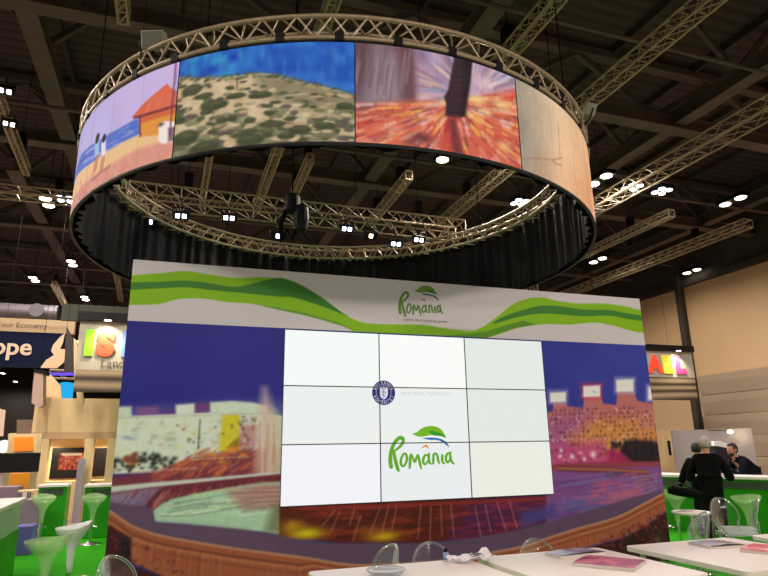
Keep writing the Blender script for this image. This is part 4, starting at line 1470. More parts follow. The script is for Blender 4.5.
# ------------------------------------------------------------------ bar stools
def make_stool(name, m, label):
    root = empty(name, (0, 0, 0), label, 'bar stool', 'funnel bar stools')

    def tilt(p):
        if p.z > .62:
            k = min(1, (p.z - .62) / .12)
            p = p + Vector((0, 0, k * (.16 * max(0, p.y) + .25 * max(0, p.y) ** 2 * 4 * .5)))
        return p
    prof = [(.0, .34), (.032, .34), (.036, .40), (.043, .50), (.058, .58), (.092, .645), (.14, .69), (.185, .735), (.205, .775), (.207, .79), (.198, .792), (.188, .775), (.165, .745), (.12, .712), (.06, .695), (0, .69)]
    MB().lathe(prof, 28, (0, 0, 0), tilt).build('seat', m, root, smooth=True)
    MB().bar((0, 0, .03), (0, 0, .36), .024, 14).build('pole', M['chrome'], root, smooth=False)
    mb = MB()
    mb.tube([(.1 * math.cos(t_), .14 + .09 * math.sin(t_), .27) for t_ in np.linspace(math.pi * 1.15, -math.pi * .15, 12)], .011, 8)
    mb.bar((0, .02, .27), (-.085, .1, .27), .01, 6).bar((0, .02, .27), (.085, .1, .27), .01, 6)
    mb.build('footrest', M['chrome'], root, smooth=True)
    MB().lathe([(0, 0), (.2, 0), (.205, .008), (.19, .018), (.06, .034), (.03, .06), (0, .06)], 28).build('base', M['chrome'], root, smooth=True)
    return root


frost_stool = make_stool('bar_stool', M['frost'], 'pale frosted bar stool at the left edge, its funnel seat overlapping the white stool')
q = atF(46, 6.2, .013, 560)
frost_stool.location = q
frost_stool.rotation_euler = (0, 0, -1.9)
frost_stool.scale = (1, 1, .97)
for (px, fwd, rz, lab) in ((43, 11.42, .3, 'pale green-looking bar stool before the small counter beside the cream column'),
                           (93.5, 11.33, .2, 'pale green-looking bar stool before the counter touching the display wall'),
                           (676, 10.2, .6, 'pale bar stool half hidden by the right edge of the display wall'),
                           (747, 9.35, 2.6, 'pale bar stool with tilted seat right of the standing people')):
    p = atF(px, fwd, .013, 505)
    s = dup(frost_stool, p, rz, lab)
    s.scale = (1, 1, 1)
ws = make_stool('bar_stool', M['white_plastic'], 'glossy white bar stool near the lower left, seat rising to the right')
ws.location = atF(70, 6.95, .013, 560)
ws.rotation_euler = (0, 0, -1.35)
ws.scale = (.86, .86, 1)


# ------------------------------------------------------------------ clear chairs
def make_chair(label):
    root = empty('clear_chair', (0, 0, 0), label, 'chair', 'clear plastic chairs')
    mb = MB()
    pts = []
    for k in range(40):
        a = 2 * math.pi * k / 40
        ca, sa = math.cos(a), math.sin(a)
        pts.append((.21 * math.copysign(abs(ca) ** .6, ca), .21 * math.copysign(abs(sa) ** .6, sa)))
    lo = [mb.bm.verts.new((p[0], p[1], .435)) for p in pts]
    hi = [mb.bm.verts.new((p[0], p[1], .46)) for p in pts]
    mb.bm.faces.new(hi)
    mb.bm.faces.new(lo[::-1])
    for k in range(40):
        j = (k + 1) % 40
        mb.bm.faces.new((lo[k], lo[j], hi[j], hi[k]))
    mb.build('seat', M['clear'], root)

    def back(t_, s):          # rounded tall oval, bent backwards
        z = .50 + .40 * (.5 - .5 * math.cos(math.pi * t_))
        return z
    NB = 36
    ring = []
    for k in range(NB):
        a = 2 * math.pi * k / NB
        z = .63 + .195 * math.sin(a)
        ring.append((.185 * math.cos(a), -.19 - (z - .46) * .22 - .05 * (1 - abs(math.cos(a))) * .6 + .04 * abs(math.cos(a)), z))
    mb = MB()
    c = mb.bm.verts.new((0, -.24, .63))
    inner = [mb.bm.verts.new(((p[0]) * .55, p[1] * .5 + -.25 * .5, .63 + (p[2] - .63) * .55)) for p in ring]
    outer_ = [mb.bm.verts.new(p) for p in ring]
    for k in range(NB):
        j = (k + 1) % NB
        mb.bm.faces.new((c, inner[k], inner[j]))
        mb.bm.faces.new((inner[k], outer_[k], outer_[j], inner[j]))
    bk = mb.build('backrest', M['clear'], root, smooth=True)
    MB().tube(ring, .011, 8, closed=True).build('back_rim', M['clear_rim'], bk, smooth=True)
    for sx in (-1, 1):
        MB().tube([(sx * .185, .18, .44), (sx * .19, .19, .2), (sx * .195, .2, 0)], [.02, .016, .012], 8).build('leg', M['clear_rim'], root, smooth=True)
        MB().tube([(sx * .17, -.2, .56), (sx * .175, -.19, .44), (sx * .185, -.22, .2), (sx * .2, -.27, 0)], [.012, .02, .016, .012], 8).build('leg', M['clear_rim'], root, smooth=True)
    return root


ch0 = make_chair('clear plastic chair with oval back standing beside the round side table, close to the bar')
chairs = [(738, 8.1, 2.9, 'clear plastic chair with tall oval back in front of the people in black'),
          (714, 6.3, 2.6, 'clear plastic chair just beyond the rightmost white table, its low back before the black coats'),
          (437, 5.55, 3.0, 'clear plastic chair behind the white tables, rounded back before the middle of the mural rim'),
          (546, 5.65, 3.0, 'clear plastic chair behind the middle white table, before the right part of the mural'),
          (362, 5.0, 1.75, 'clear plastic chair seen edge-on behind the leftmost white table'),
          (141, 4.7, -2.3, 'clear plastic chair at the lower left before the red flowers of the mural'),
          (741, 8.6, .9, 'clear plastic chair furthest back, under the tilted bar stool'),
          (684, 7.1, 1.2, 'clear plastic chair beside the right edge of the display wall')]
for k, (px, fwd, rz, lab) in enumerate(chairs):
    p = atF(px, fwd, .013, 540)
    if k == 0:
        ch0.location = p
        ch0.rotation_euler = (0, 0, rz)
        ch0.scale = (1.0, 1.0, 1.04)
        ch0['label'] = lab
    else:
        dup(ch0, p, rz, lab).scale = (.94, .94, .9) if 430 < px < 600 else (1, 1, 1)

# ------------------------------------------------------------------ white tables in front
TG = 'white tables in front of the display wall'


def table(x0, x1, y0, y1, label):
    root = empty('table', ((x0 + x1) / 2, (y0 + y1) / 2, .013), label, 'table', TG)
    mb = MB().slab(x0, x1, y0, y1, .705, .745, .05)
    mb.build('tabletop', M['white'], root, bevel=.006)
    for sx in (x0 + .1, x1 - .1):
        for sy in (y0 + .1, y1 - .1):
            MB().bar((sx, sy, .013), (sx, sy, .706), .022, 12).build('leg', M['white_plastic'], root)
    return root


table(.98, 2.245, 3.35, 4.585, 'white table left of the other tables, with a glass dish and crumpled papers')
table(2.335, 3.475, 3.42, 4.60, 'white table in the middle, holding a grey and a magenta brochure')
table(3.735, 4.885, 3.36, 4.57, 'white table on the right, holding a landscape and a pink brochure')
table(5.17, 6.3, 3.36, 4.57, 'white table at the right edge of the picture, only a corner showing')


def brochure(c, wd, dp, th, rz, cover, label, pages=True, fan=0.0, name='brochure'):
    root = empty(name, c, label, 'brochure', 'brochures on the white tables')
    rot = Matrix.Rotation(rz, 4, 'Z')
    z = c[2]
    mb = MB()
    mb.box((c[0], c[1], z + th / 2), (wd, dp, th), rz=rz)
    mb.build('pages', mat('paper_pages', (214, 206, 198), .6, 0, .05, 30), root, bevel=.002)
    mb = MB()
    n = 8
    a, b = [], []
    for k in range(n + 1):
        u = -wd / 2 + wd * k / n
        lift = fan * math.sin(math.pi * k / n)
        pa, pb = rot @ Vector((u, -dp / 2, 0)), rot @ Vector((u, dp / 2, 0))
        a.append(mb.bm.verts.new((c[0] + pa.x, c[1] + pa.y, z + th + .0015 + lift)))
        b.append(mb.bm.verts.new((c[0] + pb.x, c[1] + pb.y, z + th + .0015 + lift)))
    for k in range(n):
        mb.bm.faces.new((a[k], a[k + 1], b[k + 1], b[k]))
    cv = mb.build('cover', cover, root, smooth=True)
    return root


def cover_mat(name, c0, c1, c2, scale=9):
    m = bpy.data.materials.new(name)
    m.use_nodes = True
    nt = m.node_tree
    b = nt.nodes['Principled BSDF']
    b.inputs['Roughness'].default_value = .3
    tc = nt.nodes.new('ShaderNodeTexCoord')
    n = nt.nodes.new('ShaderNodeTexNoise')
    n.inputs['Scale'].default_value = scale
    r = nt.nodes.new('ShaderNodeValToRGB')
    r.color_ramp.elements[0].position = .36
    r.color_ramp.elements[1].position = .64
    r.color_ramp.elements[0].color = (*lin(c0), 1)
    r.color_ramp.elements[1].color = (*lin(c2), 1)
    e = r.color_ramp.elements.new(.5)
    e.color = (*lin(c1), 1)
    nt.links.new(tc.outputs['Object'], n.inputs['Vector'])
    nt.links.new(n.outputs[0], r.inputs[0])
    nt.links.new(r.outputs[0], b.inputs['Base Color'])
    return m


blue_cv = cover_mat('blue_grey_cover', (96, 76, 104), (150, 152, 186), (178, 184, 206), 5)
mag_cv = cover_mat('magenta_cover', (128, 20, 84), (176, 36, 110), (206, 110, 130), 8)
pink_cv = cover_mat('pink_cover', (206, 40, 84), (222, 76, 108), (236, 196, 190), 7)
land_cv = cover_mat('landscape_cover', (176, 140, 100), (120, 128, 150), (206, 200, 206), 8)
brochure((3.09, 4.36, .7455), .44, .2, .02, .06, blue_cv, 'blue-grey brochure lying behind the magenta one', fan=.012)
brochure((3.07, 3.93, .7455), .36, .42, .022, .62, mag_cv, 'thick magenta brochure on the middle white table', fan=.006)
brochure((4.43, 4.25, .7455), .36, .26, .014, -.12, land_cv, 'grey brochure with a landscape cover on the right white table', fan=.014)
brochure((4.58, 3.87, .7455), .40, .34, .02, .42, pink_cv, 'pink brochure on the right white table', fan=.01)
# glass dish, crumpled papers and a small bottle on the left table
gd = empty('glass_dish', atZ(386, 574, .7455), 'clear shallow glass dish on the left white table', 'dish')
gp = gd.location.copy()
MB().lathe([(0, 0), (.06, 0), (.12, .012), (.135, .03), (.132, .031), (.116, .017), (.06, .005), (0, .005)], 32, gp).build('bowl', clear_plastic('blue_glass', (.82, .88, .95), .5), gd, smooth=True)
MB().tube([gp + Vector((.134 * math.cos(a), .134 * math.sin(a), .031)) for a in np.linspace(0, 2 * math.pi, 33)[:-1]], .004, 6, closed=True).build('rim', M['clear_rim'], gd, smooth=True)
pp = atZ(468, 559, .747)
cp = empty('paper_bag', pp, 'crumpled white paper bag with a dark print at the far edge of the left table', 'bag')
mb = MB()
r_p = random.Random(8)
bmesh.ops.create_grid(mb.bm, x_segments=10, y_segments=6, size=.5)
for v_ in mb.bm.verts:
    x, y = v_.co.x, v_.co.y
    v_.co = Vector((pp.x + x * .36 - .02, pp.y - .09 + y * .16 + x * .03, pp.z + .004 + .035 * abs(math.sin(x * 7 + y * 3)) + .03 * (x > .2) * (x - .2) * 4 * (.5 + y) + r_p.random() * .014))
bg = mb.build('paper', mat('crumpled_paper', (236, 230, 236), .6), cp)
sm = bg.modifiers.new('solid', 'SOLIDIFY')
sm.thickness = .002
mb = MB()
mb.box((pp.x + .01, pp.y - .11, pp.z + .052), (.1, .03, .004), rz=.1)
mb.build('dark_print', mat('dark_ink', (50, 46, 66), .5), cp)
bt = empty('spray_bottle', atZ(446, 559.5, .7455), 'small blue and dark bottle beside the crumpled paper bag', 'bottle')
bp = bt.location.copy()
MB().lathe([(0, 0), (.022, 0), (.024, .01), (.023, .045), (.012, .055), (0, .055)], 16, bp).build('body', mat('pale_blue_plastic', (120, 150, 190), .3), bt, smooth=True)
MB().lathe([(0, .055), (.014, .055), (.015, .075), (.008, .082), (0, .082)], 16, bp).build('cap', M['black'], bt, smooth=True)

# round side table by the display wall
rp = atF(690, 8.15, .013, 508)
rt = empty('side_table', rp, 'small round white side table left of the people in black', 'table')
MB().lathe([(0, .69), (.215, .69), (.23, .705), (.23, .715), (.22, .725), (0, .725)], 36, rp).build('tabletop', M['white'], rt, smooth=False)
MB().bar(rp + Vector((0, 0, .02)), rp + Vector((0, 0, .695)), .022, 14).build('pole', M['chrome'], rt)
MB().lathe([(0, 0), (.18, 0), (.18, .01), (.04, .03), (0, .03)], 28, rp).build('base', M['chrome'], rt, smooth=True)
brochure((rp.x - .06, rp.y + .02, rp.z + .7255), .2, .15, .008, .4, land_cv, 'small leaflet lying on the round side table')


# ------------------------------------------------------------------ people
def grow(name, verts, edges, m, parent, lv=2):
    me = bpy.data.meshes.new(name)
    me.from_pydata([v_[0] for v_ in verts], edges, [])
    o = bpy.data.objects.new(name, me)
    COL.objects.link(o)
    sk = o.modifiers.new('skin', 'SKIN')
    sk.use_smooth_shade = True
    for i, v_ in enumerate(verts):
        r = v_[1]
        me.skin_vertices[0].data[i].radius = r if isinstance(r, tuple) else (r, r)
        me.skin_vertices[0].data[i].use_root = (i == 0)
    ss = o.modifiers.new('sub', 'SUBSURF')
    ss.levels = ss.render_levels = lv
    bpy.context.view_layer.update()
    dg = bpy.context.evaluated_depsgraph_get()
    m2 = bpy.data.meshes.new_from_object(o.evaluated_get(dg))
    m2.name = name
    bpy.data.objects.remove(o)
    m2.materials.clear()
    m2.materials.append(m)
    m2.polygons.foreach_set('use_smooth', [True] * len(m2.polygons))
    o = bpy.data.objects.new(name, m2)
    COL.objects.link(o)
    o.parent = parent
    return o


def person(loc, rz, label, lean, hands, coat_m, hair_m, coat_len=.48, hscale=1.0, head_turn=0.0, beard=False, group=None, long_hair=False):
    """local x right, y the way the person faces; lean = forward bend at the hips in radians; hands = two hand positions"""
    root = empty('person', loc, label, 'person', group)
    root.rotation_euler = (0, 0, rz)
    root.scale = (hscale,) * 3
    hipz = .86

    def bend(x, y, z):
        dz = z - hipz
        return (x, y * math.cos(lean) + dz * math.sin(lean), hipz + dz * math.cos(lean) - y * math.sin(lean))
    V_, E_ = [], []

    def add(p, r, par=None):
        V_.append((p, r))
        if par is not None:
            E_.append((par, len(V_) - 1))
        return len(V_) - 1
    pel = add((0, 0, .88), (.15, .11))
    wa = add(bend(0, 0, 1.02), (.13, .1), pel)
    chs = add(bend(0, 0, 1.22), (.15, .11), wa)
    nb = add(bend(0, 0, 1.37), (.075, .075), chs)
    up = bend(0, .01, 1.43)
    nk = add(up, (.052, .055), nb)
    # head carried upright on the bent neck
    ct_, st_ = math.cos(head_turn), math.sin(head_turn)

    def hd(x, y, z):
        return (up[0] + x * ct_ + y * st_, up[1] + y * ct_ - x * st_ + .02, up[2] + z)
    h1 = add(hd(0, .02, .07), (.062, .07), nk)
    h2 = add(hd(0, .02, .14), (.074, .088), h1)
    h3 = add(hd(0, .01, .20), (.07, .082), h2)
    add(hd(0, .0, .245), (.04, .05), h3)
    ns = add(hd(0, .10, .115), (.012, .012), h2)
    add(hd(0, .118, .10), (.011, .011), ns)
    sh = []
    for i, sx in enumerate((-1, 1)):
        s0 = add(bend(sx * .17, 0, 1.34), (.06, .06), chs)
        S = Vector(V_[s0][0])
        Hn = Vector(hands[i])
        mid = (S + Hn) / 2
        ln = (Hn - S).length
        out_ = Vector((sx * .6, -.2, -1)).normalized() * math.sqrt(max(.30 ** 2 - (ln / 2) ** 2, .0025))
        el = mid + out_
        e = add(tuple(el), (.043, .043), s0)
        wv_ = Hn + (el - Hn).normalized() * .0
        wr = add(tuple(wv_), (.028, .024), e)
        fd = (Hn - el).normalized()
        pm_ = Hn + fd * .06
        pmi = add(tuple(pm_), (.034, .02), wr)
        side = Vector((fd.y, -fd.x, 0))
        if side.length < .1:
            side = Vector((1, 0, 0))
        side.normalize()
        for f_ in range(4):
            o_ = side * ((f_ - 1.5) * .018)
            L_ = (.06, .072, .068, .052)[f_]
            k1 = add(tuple(pm_ + o_ + fd * .04), (.0085, .0085), pmi)
            k2 = add(tuple(pm_ + o_ + fd * (.04 + L_ * .5) + Vector((0, 0, -.008))), (.0078, .0078), k1)
            add(tuple(pm_ + o_ + fd * (.03 + L_ * .9) + Vector((0, 0, -.028))), (.0065, .0065), k2)
        t1 = add(tuple(Hn + fd * .03 - side * sx * .03), (.011, .011), wr)
        add(tuple(Hn + fd * .07 - side * sx * .048), (.009, .009), t1)
        sh.append((s0, e, wr))
    lg = []
    for sx in (-1, 1):
        a = add((sx * .09, 0, .82), (.085, .085), pel)
        k = add((sx * .10, .01, .47), (.055, .055), a)
        f = add((sx * .105, -.02, .09), (.036, .038), k)
        add((sx * .115, .10, .035), (.036, .028), f)
        lg.append((a, k, f))
    grow('body', V_, E_, M['skin'], root)
    # coat
    W, F = [], []

    def addc(p, r, par=None):
        W.append((p, r))
        if par is not None:
            F.append((par, len(W) - 1))
        return len(W) - 1
    c0 = addc((0, 0, .88), (.185, .15))
    c1 = addc(bend(0, 0, 1.03), (.17, .135), c0)
    c2 = addc(bend(0, 0, 1.22), (.185, .145), c1)
    c3 = addc(bend(0, -.01, 1.385), (.085, .085), c2)
    c4 = addc((0, -.01, coat_len + .15), (.2, .165), c0)
    addc((0, -.01, coat_len), (.205, .17), c4)
    for (s0, e, wr) in sh:
        a = addc(V_[s0][0], (.085, .085), c2)
        b = addc(V_[e][0], (.066, .066), a)
        w1, e1 = Vector(V_[wr][0]), Vector(V_[e][0])
        addc(tuple(w1 + (e1 - w1) * .06), (.045, .045), b)
    grow('coat', W, F, coat_m, root)
    T, TE = [], []
    T.append(((0, 0, .84), (.14, .11)))
    for (a, k, f) in lg:
        n0 = len(T)
        T.append((V_[a][0], (.1, .1)))
        T.append((V_[k][0], (.073, .073)))
        p = V_[f][0]
        T.append(((p[0], p[1], .085), (.06, .06)))
        TE += [(0, n0), (n0, n0 + 1), (n0 + 1, n0 + 2)]
    grow('trousers', T, TE, M['trousers'], root)
    for (a, k, f) in lg:
        p = V_[f][0]
        grow('shoe', [((p[0], p[1] - .035, .045), (.045, .04)), ((p[0] + .002, p[1] + .05, .04), (.046, .036)), ((p[0] + .008, p[1] + .16, .03), (.04, .024))], [(0, 1), (1, 2)], M['shoe'], root)
    # hair: a cap over the skull, open at the face
    mb = MB()
    bmesh.ops.create_uvsphere(mb.bm, u_segments=24, v_segments=16, radius=1)
    kill = []
    for v_ in mb.bm.verts:
        p = v_.co.copy()
        if (p.y > .45 and p.z < .42) or p.z < (-.95 if long_hair else -.62) or (p.y > .1 and p.z < -.15):
            kill.append(v_)
        wv_ = 1 + .04 * math.sin(p.x * 9) * math.sin(p.z * 11)
        v_.co = Vector(hd(p.x * .092 * wv_, p.y * .112 * wv_ + .008, .155 + p.z * .118 * wv_))
    bmesh.ops.delete(mb.bm, geom=kill, context='VERTS')
    h = mb.build('hair', hair_m, None, smooth=True)
    h.parent = root
    sd = h.modifiers.new('thick', 'SOLIDIFY')
    sd.thickness = .012
    for sx in (-1, 1):
        mb = MB()
        bmesh.ops.create_uvsphere(mb.bm, u_segments=10, v_segments=8, radius=.011, matrix=Matrix.Translation(hd(sx * .034, .098, .145)))
        e = mb.build('eye', mat('eye_dark', (36, 28, 26), .3), None, smooth=True)
        e.parent = root
        mb = MB()
        bmesh.ops.create_uvsphere(mb.bm, u_segments=10, v_segments=8, radius=1, matrix=Matrix.Translation(hd(sx * .084, .0, .13)) @ Matrix.Diagonal((.012, .02, .032, 1)))
        e = mb.build('ear', M['skin'], None, smooth=True)
        e.parent = root
    mb = MB()
    bmesh.ops.create_uvsphere(mb.bm, u_segments=12, v_segments=8, radius=1, matrix=Matrix.Translation(hd(0, .098, .068)) @ Matrix.Diagonal((.026, .012, .008, 1)))
    e = mb.build('mouth', mat('lips', (150, 84, 76), .5), None, smooth=True)
    e.parent = root
    if beard:
        mb = MB()
        bmesh.ops.create_uvsphere(mb.bm, u_segments=16, v_segments=10, radius=1, matrix=Matrix.Translation(hd(0, .045, .05)) @ Matrix.Diagonal((.066, .062, .045, 1)))
        e = mb.build('beard', hair_m, None, smooth=True)
        e.parent = root
    return root


pA = atF(713, 10.1, .013, 500)
pB = atF(704, 10.95, .013, 500)
person(pA, -.86, 'grey-haired person in a long black coat standing with back turned at the green bar', .12, [(-.24, .30, 1.04), (.22, .34, 1.06)], M['coat'], M['grey_hair'], .42, .985, -.2)
person(pB, -.75, 'dark-haired person in black mostly hidden by the grey-haired one at the green bar', .16, [(-.36, .10, .86), (.2, .32, 1.04)], M['coat'], M['dark_hair'], .42, .93, .1)
pC = atF(757, 12.1, .013, 470)
person(pC, 1.2, 'dark-haired bearded person in a navy jacket leaning over the green bar from behind', .72, [(-.12, .62, 1.07), (.2, .56, 1.07)], M['navy_coat'], M['dark_hair'], .62, 1.0, -.2, beard=True)
# dark bag on the stool by the display wall
bgp = atF(684, 9.95, .013, 488)
bag = empty('shoulder_bag', (bgp.x, bgp.y, .82), 'long black bag lying on the stool beside the people in black', 'bag')
mb = MB()
mb.tube([(bgp.x - .2, bgp.y + .13, .86), (bgp.x - .1, bgp.y + .07, .85), (bgp.x + .05, bgp.y - .03, .82), (bgp.x + .2, bgp.y - .13, .78)], [.05, .07, .075, .06], 10)
mb.build('bag_body', M['coat'], bag, smooth=True)
MB().tube([(bgp.x - .18, bgp.y + .1, .9), (bgp.x - .05, bgp.y + .03, .97), (bgp.x + .16, bgp.y - .1, .85)], .012, 6).build('strap', M['black'], bag, smooth=True)


# ------------------------------------------------------------------ neighbouring stands on the left
def board(pts, Y, dep, name, m, parent=None, bevel=0.0):
    """upright board whose outline is measured on the plane at distance Y"""
    q = [atY(*p, Y) for p in pts]
    mb = MB()
    mb.prism([(p.x, p.z) for p in q], dep, Matrix.Translation((0, Y, 0)))
    return mb.build(name, m, parent, bevel=bevel)


# banner with the coloured letters (hung left and again on the right side)
banner_cloth = mat('banner_cloth', (160, 151, 138), .7, 0, .03, 2)
sand_wave = bpy.data.materials.new('sand_wave_print')
sand_wave.use_nodes = True
nt = sand_wave.node_tree
tcn, mpn, wvn, rmp = (nt.nodes.new(k) for k in ('ShaderNodeTexCoord', 'ShaderNodeMapping', 'ShaderNodeTexWave', 'ShaderNodeValToRGB'))
mpn.inputs['Scale'].default_value = (.35, 1, 2.4)
wvn.bands_direction = 'Z'
wvn.inputs['Scale'].default_value = .45
wvn.inputs['Distortion'].default_value = 5.0
wvn.inputs['Detail'].default_value = 1.0
rmp.color_ramp.elements[0].color = (*lin((52, 40, 30)), 1)
rmp.color_ramp.elements[1].color = (*lin((150, 128, 102)), 1)
nt.links.new(tcn.outputs['Object'], mpn.inputs[0])
nt.links.new(mpn.outputs[0], wvn.inputs[0])
nt.links.new(wvn.outputs[0], rmp.inputs[0])
nt.links.new(rmp.outputs[0], nt.nodes['Principled BSDF'].inputs['Base Color'])
def two_tone(name, lo_c, hi_c):
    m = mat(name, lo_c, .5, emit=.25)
    nt_ = m.node_tree
    tc_, sp_, rm_ = (nt_.nodes.new(k) for k in ('ShaderNodeTexCoord', 'ShaderNodeSeparateXYZ', 'ShaderNodeValToRGB'))
    rm_.color_ramp.elements[0].position = .5
    rm_.color_ramp.elements[1].position = .66
    rm_.color_ramp.elements[0].color = (*lin(lo_c), 1)
    rm_.color_ramp.elements[1].color = (*lin(hi_c), 1)
    nt_.links.new(tc_.outputs['Generated'], sp_.inputs[0])
    nt_.links.new(sp_.outputs['Z'], rm_.inputs[0])
    for i_ in ('Base Color', 'Emission Color'):
        nt_.links.new(rm_.outputs[0], nt_.nodes['Principled BSDF'].inputs[i_])
    return m


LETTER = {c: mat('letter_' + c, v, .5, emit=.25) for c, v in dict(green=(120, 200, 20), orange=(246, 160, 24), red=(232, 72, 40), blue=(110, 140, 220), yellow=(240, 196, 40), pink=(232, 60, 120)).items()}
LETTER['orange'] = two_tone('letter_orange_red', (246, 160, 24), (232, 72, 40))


def banner(x0, x1, Y, zt, zb, zw, letters, sz, xl, zl, label, sub=None):
    root = empty('hanging_banner', ((x0 + x1) / 2, Y, zb), label, 'banner', 'hanging banners with coloured letters')
    MB().box(((x0 + x1) / 2, Y, (zt + zw) / 2), (x1 - x0, .05, zt - zw)).build('cloth', banner_cloth, root)
    MB().box(((x0 + x1) / 2, Y - .004, (zw + zb) / 2), (x1 - x0 - .04, .06, zw - zb)).build('sand_picture', sand_wave, root)
    MB().box(((x0 + x1) / 2, Y, zt + .1), (x1 - x0 + .1, .22, .2)).build('top_bar', M['black'], root)
    x = xl
    for ch, col, wd in letters:
        text_mesh('letter', ch, sz, LETTER[col], root, facing(x, Y - .05, zl), bold=sz * .075, extrude=.015)
        x += wd
    if sub:
        xw = sub[2]
        for word in sub[0].split():
            text_mesh('caption_lettering', word, sub[1], mat('caption_grey', (92, 84, 78), .6), root, facing(xw, Y - .05, sub[3]), extrude=.003)
            xw += (len(word) * .56 + .3) * sub[1]
    for s in (.2, .8):
        xx = x0 + (x1 - x0) * s
        MB().bar((xx, Y, zt + .2), (xx, Y, 10.92), .005, 6).build('hanging_cable', M['cable'], root)
    # little flood over the letters
    lx = xl + sz * (.62 if x0 < 0 else 3.6)
    MB().box((lx, Y - .26, zt + .04), (.16, .14, .1)).build('flood_body', M['black'], root)
    MB().lathe([(0, -.0), (.07, 0), (.075, .012), (0, .012)], 14, (lx, Y - .26, zt - .025)).build('flood_lens', M['lamp'], root)
    ld = bpy.data.lights.new('banner_flood', 'SPOT')
    ld.energy = 150
    ld.color = (1.0, .88, .62)
    ld.spot_size = math.radians(110)
    ld.spot_blend = .8
    ld.shadow_soft_size = .08
    lo_ = bpy.data.objects.new('banner_flood', ld)
    COL.objects.link(lo_)
    lo_.location = (lx, Y - .3, zt - .06)
    lo_.rotation_euler = (math.radians(28), 0, 0)
    put(lo_, root)
    return root


q0, q1 = atY(82, 330, 15), atY(84, 392, 15)
lz = atY(95, 354, 15)
banner(q0.x - .05, 1.2, 15, atY(90, 321, 15).z, q1.z, atY(90, 370, 15).z, [('I', 'green', .27), ('S', 'orange', .5), ('R', 'blue', .56), ('A', 'red', .56), ('E', 'yellow', .5), ('L', 'pink', .5)], .72, atY(84.5, 350, 15).x, lz.z,
       'pale hanging banner with coloured letters beside the left edge of the display wall', ('Land of Creation', .27, atY(100, 367, 15).x, atY(100, 367, 15).z))
rl = atY(683, 372.5, 16)
banner(12.0, 16.75, 16, atY(660, 351, 16).z, atY(660, 400, 16).z, atY(660, 377, 16).z, [('I', 'green', .4), ('S', 'orange', .56), ('R', 'blue', .58), ('A', 'red', .58), ('E', 'yellow', .55), ('L', 'pink', .5)], .74, 13.3, rl.z,
       'pale hanging banner with coloured letters beside the right edge of the display wall')

# beige strip with small lettering and the navy sign below
es = empty('hall_sign', atY(30, 350, 18), 'navy hanging sign reading ope with a pale swoosh, below a beige strip', 'sign')
bx0, bz1, bz0 = atY(0, 317, 18).x - 4, atY(30, 319, 18).z, atY(30, 332, 18).z
bx1 = atY(75, 325, 18).x
MB().box(((bx0 + bx1) / 2, 18.1, (bz0 + bz1) / 2), (bx1 - bx0, .2, bz1 - bz0)).build('beige_strip', mat('beige_strip', (176, 148, 112), .6, 0, .03, 2), es)
nz0 = atY(30, 367, 18).z
nx1 = atY(66, 345, 18).x
MB().box(((bx0 + nx1) / 2, 18.12, (bz0 + nz0) / 2), (nx1 - bx0, .2, bz0 - nz0)).build('navy_board', M['navy'], es)
pe = atY(1, 354, 18)
text_mesh('lettering', 'Europe', .62, mat('sign_letters', (206, 180, 156), .5), es, facing(atY(31.5, 354, 18).x, 18.0, pe.z), bold=.012, extrude=.01, align='RIGHT')
cf = atY(0, 326, 18)
text_mesh('small_lettering', 'Tour Economy', .2, mat('strip_letters', (96, 70, 70), .6), es, facing(cf.x - .1, 17.99, cf.z - .02), extrude=.003)
cf = atY(34, 327, 18)
text_mesh('small_lettering', 'information', .17, mat('strip_letters_pale', (176, 140, 108), .6), es, facing(cf.x, 17.99, cf.z - .02), extrude=.003)
o = board([(65, 333), (60, 337), (53, 345), (51, 351), (54, 355), (46, 360), (40, 368), (57, 368), (64, 362), (66, 349), (60, 349), (63, 342)], 17.98, .02, 'swoosh', mat('swoosh_cream', (214, 178, 140), .5), es)
for px in (6, 52):
    x = atY(px, 318, 18).x
    MB().bar((x, 18.1, bz1), (x, 18.1, 10.92), .005, 6).build('hanging_cable', M['cable'], es)
# ducts and dark headers above the strip
da, db = atY(0, 310, 20), atY(58, 313, 20)
du = empty('duct', (da.x, 20, da.z), 'pale grey ventilation duct above the beige strip', 'duct')
MB().bar((da.x - 5, 20, da.z), (db.x, 20, db.z), .22, 20).build('pipe', mat('duct_grey', (112, 104, 106), .4, .4, .05, 2), du)
MB().bar((atY(36, 311, 19.7).x, 19.72, da.z), (atY(36, 311, 19.7).x, 19.76, da.z), .2, 20).build('flange', mat('duct_flange', (90, 84, 84), .5, .3), du)
MB().bar((da.x - 2, 20, da.z + .2), (da.x - 2, 20, 10.92), .006, 6).build('hanging_rod', M['cable'], du)
MB().bar((db.x - .4, 20, da.z + .2), (db.x - .4, 20, 10.92), .006, 6).build('hanging_rod', M['cable'], du)
ha_ = atY(62, 309, 16.4)
hb_ = atY(128, 318, 16.4)
hd_ = empty('hanging_header', ha_, 'dark green-black header beam hanging behind the glowing banner', 'header beam')
MB().box(((ha_.x + hb_.x) / 2 + .3, 16.45, (ha_.z + hb_.z) / 2), (hb_.x - ha_.x + .6, .12, .42)).build('beam', mat('dark_header', (50, 52, 38), .7, 0, .1, 3), hd_)
MB().bar((ha_.x + .2, 16.45, ha_.z + .08), (ha_.x + .2, 16.45, 10.92), .005, 6).build('hanging_cable', M['cable'], hd_)
MB().bar((hb_.x, 16.45, ha_.z + .05), (hb_.x, 16.45, 10.92), .005, 6).build('hanging_cable', M['cable'], hd_)
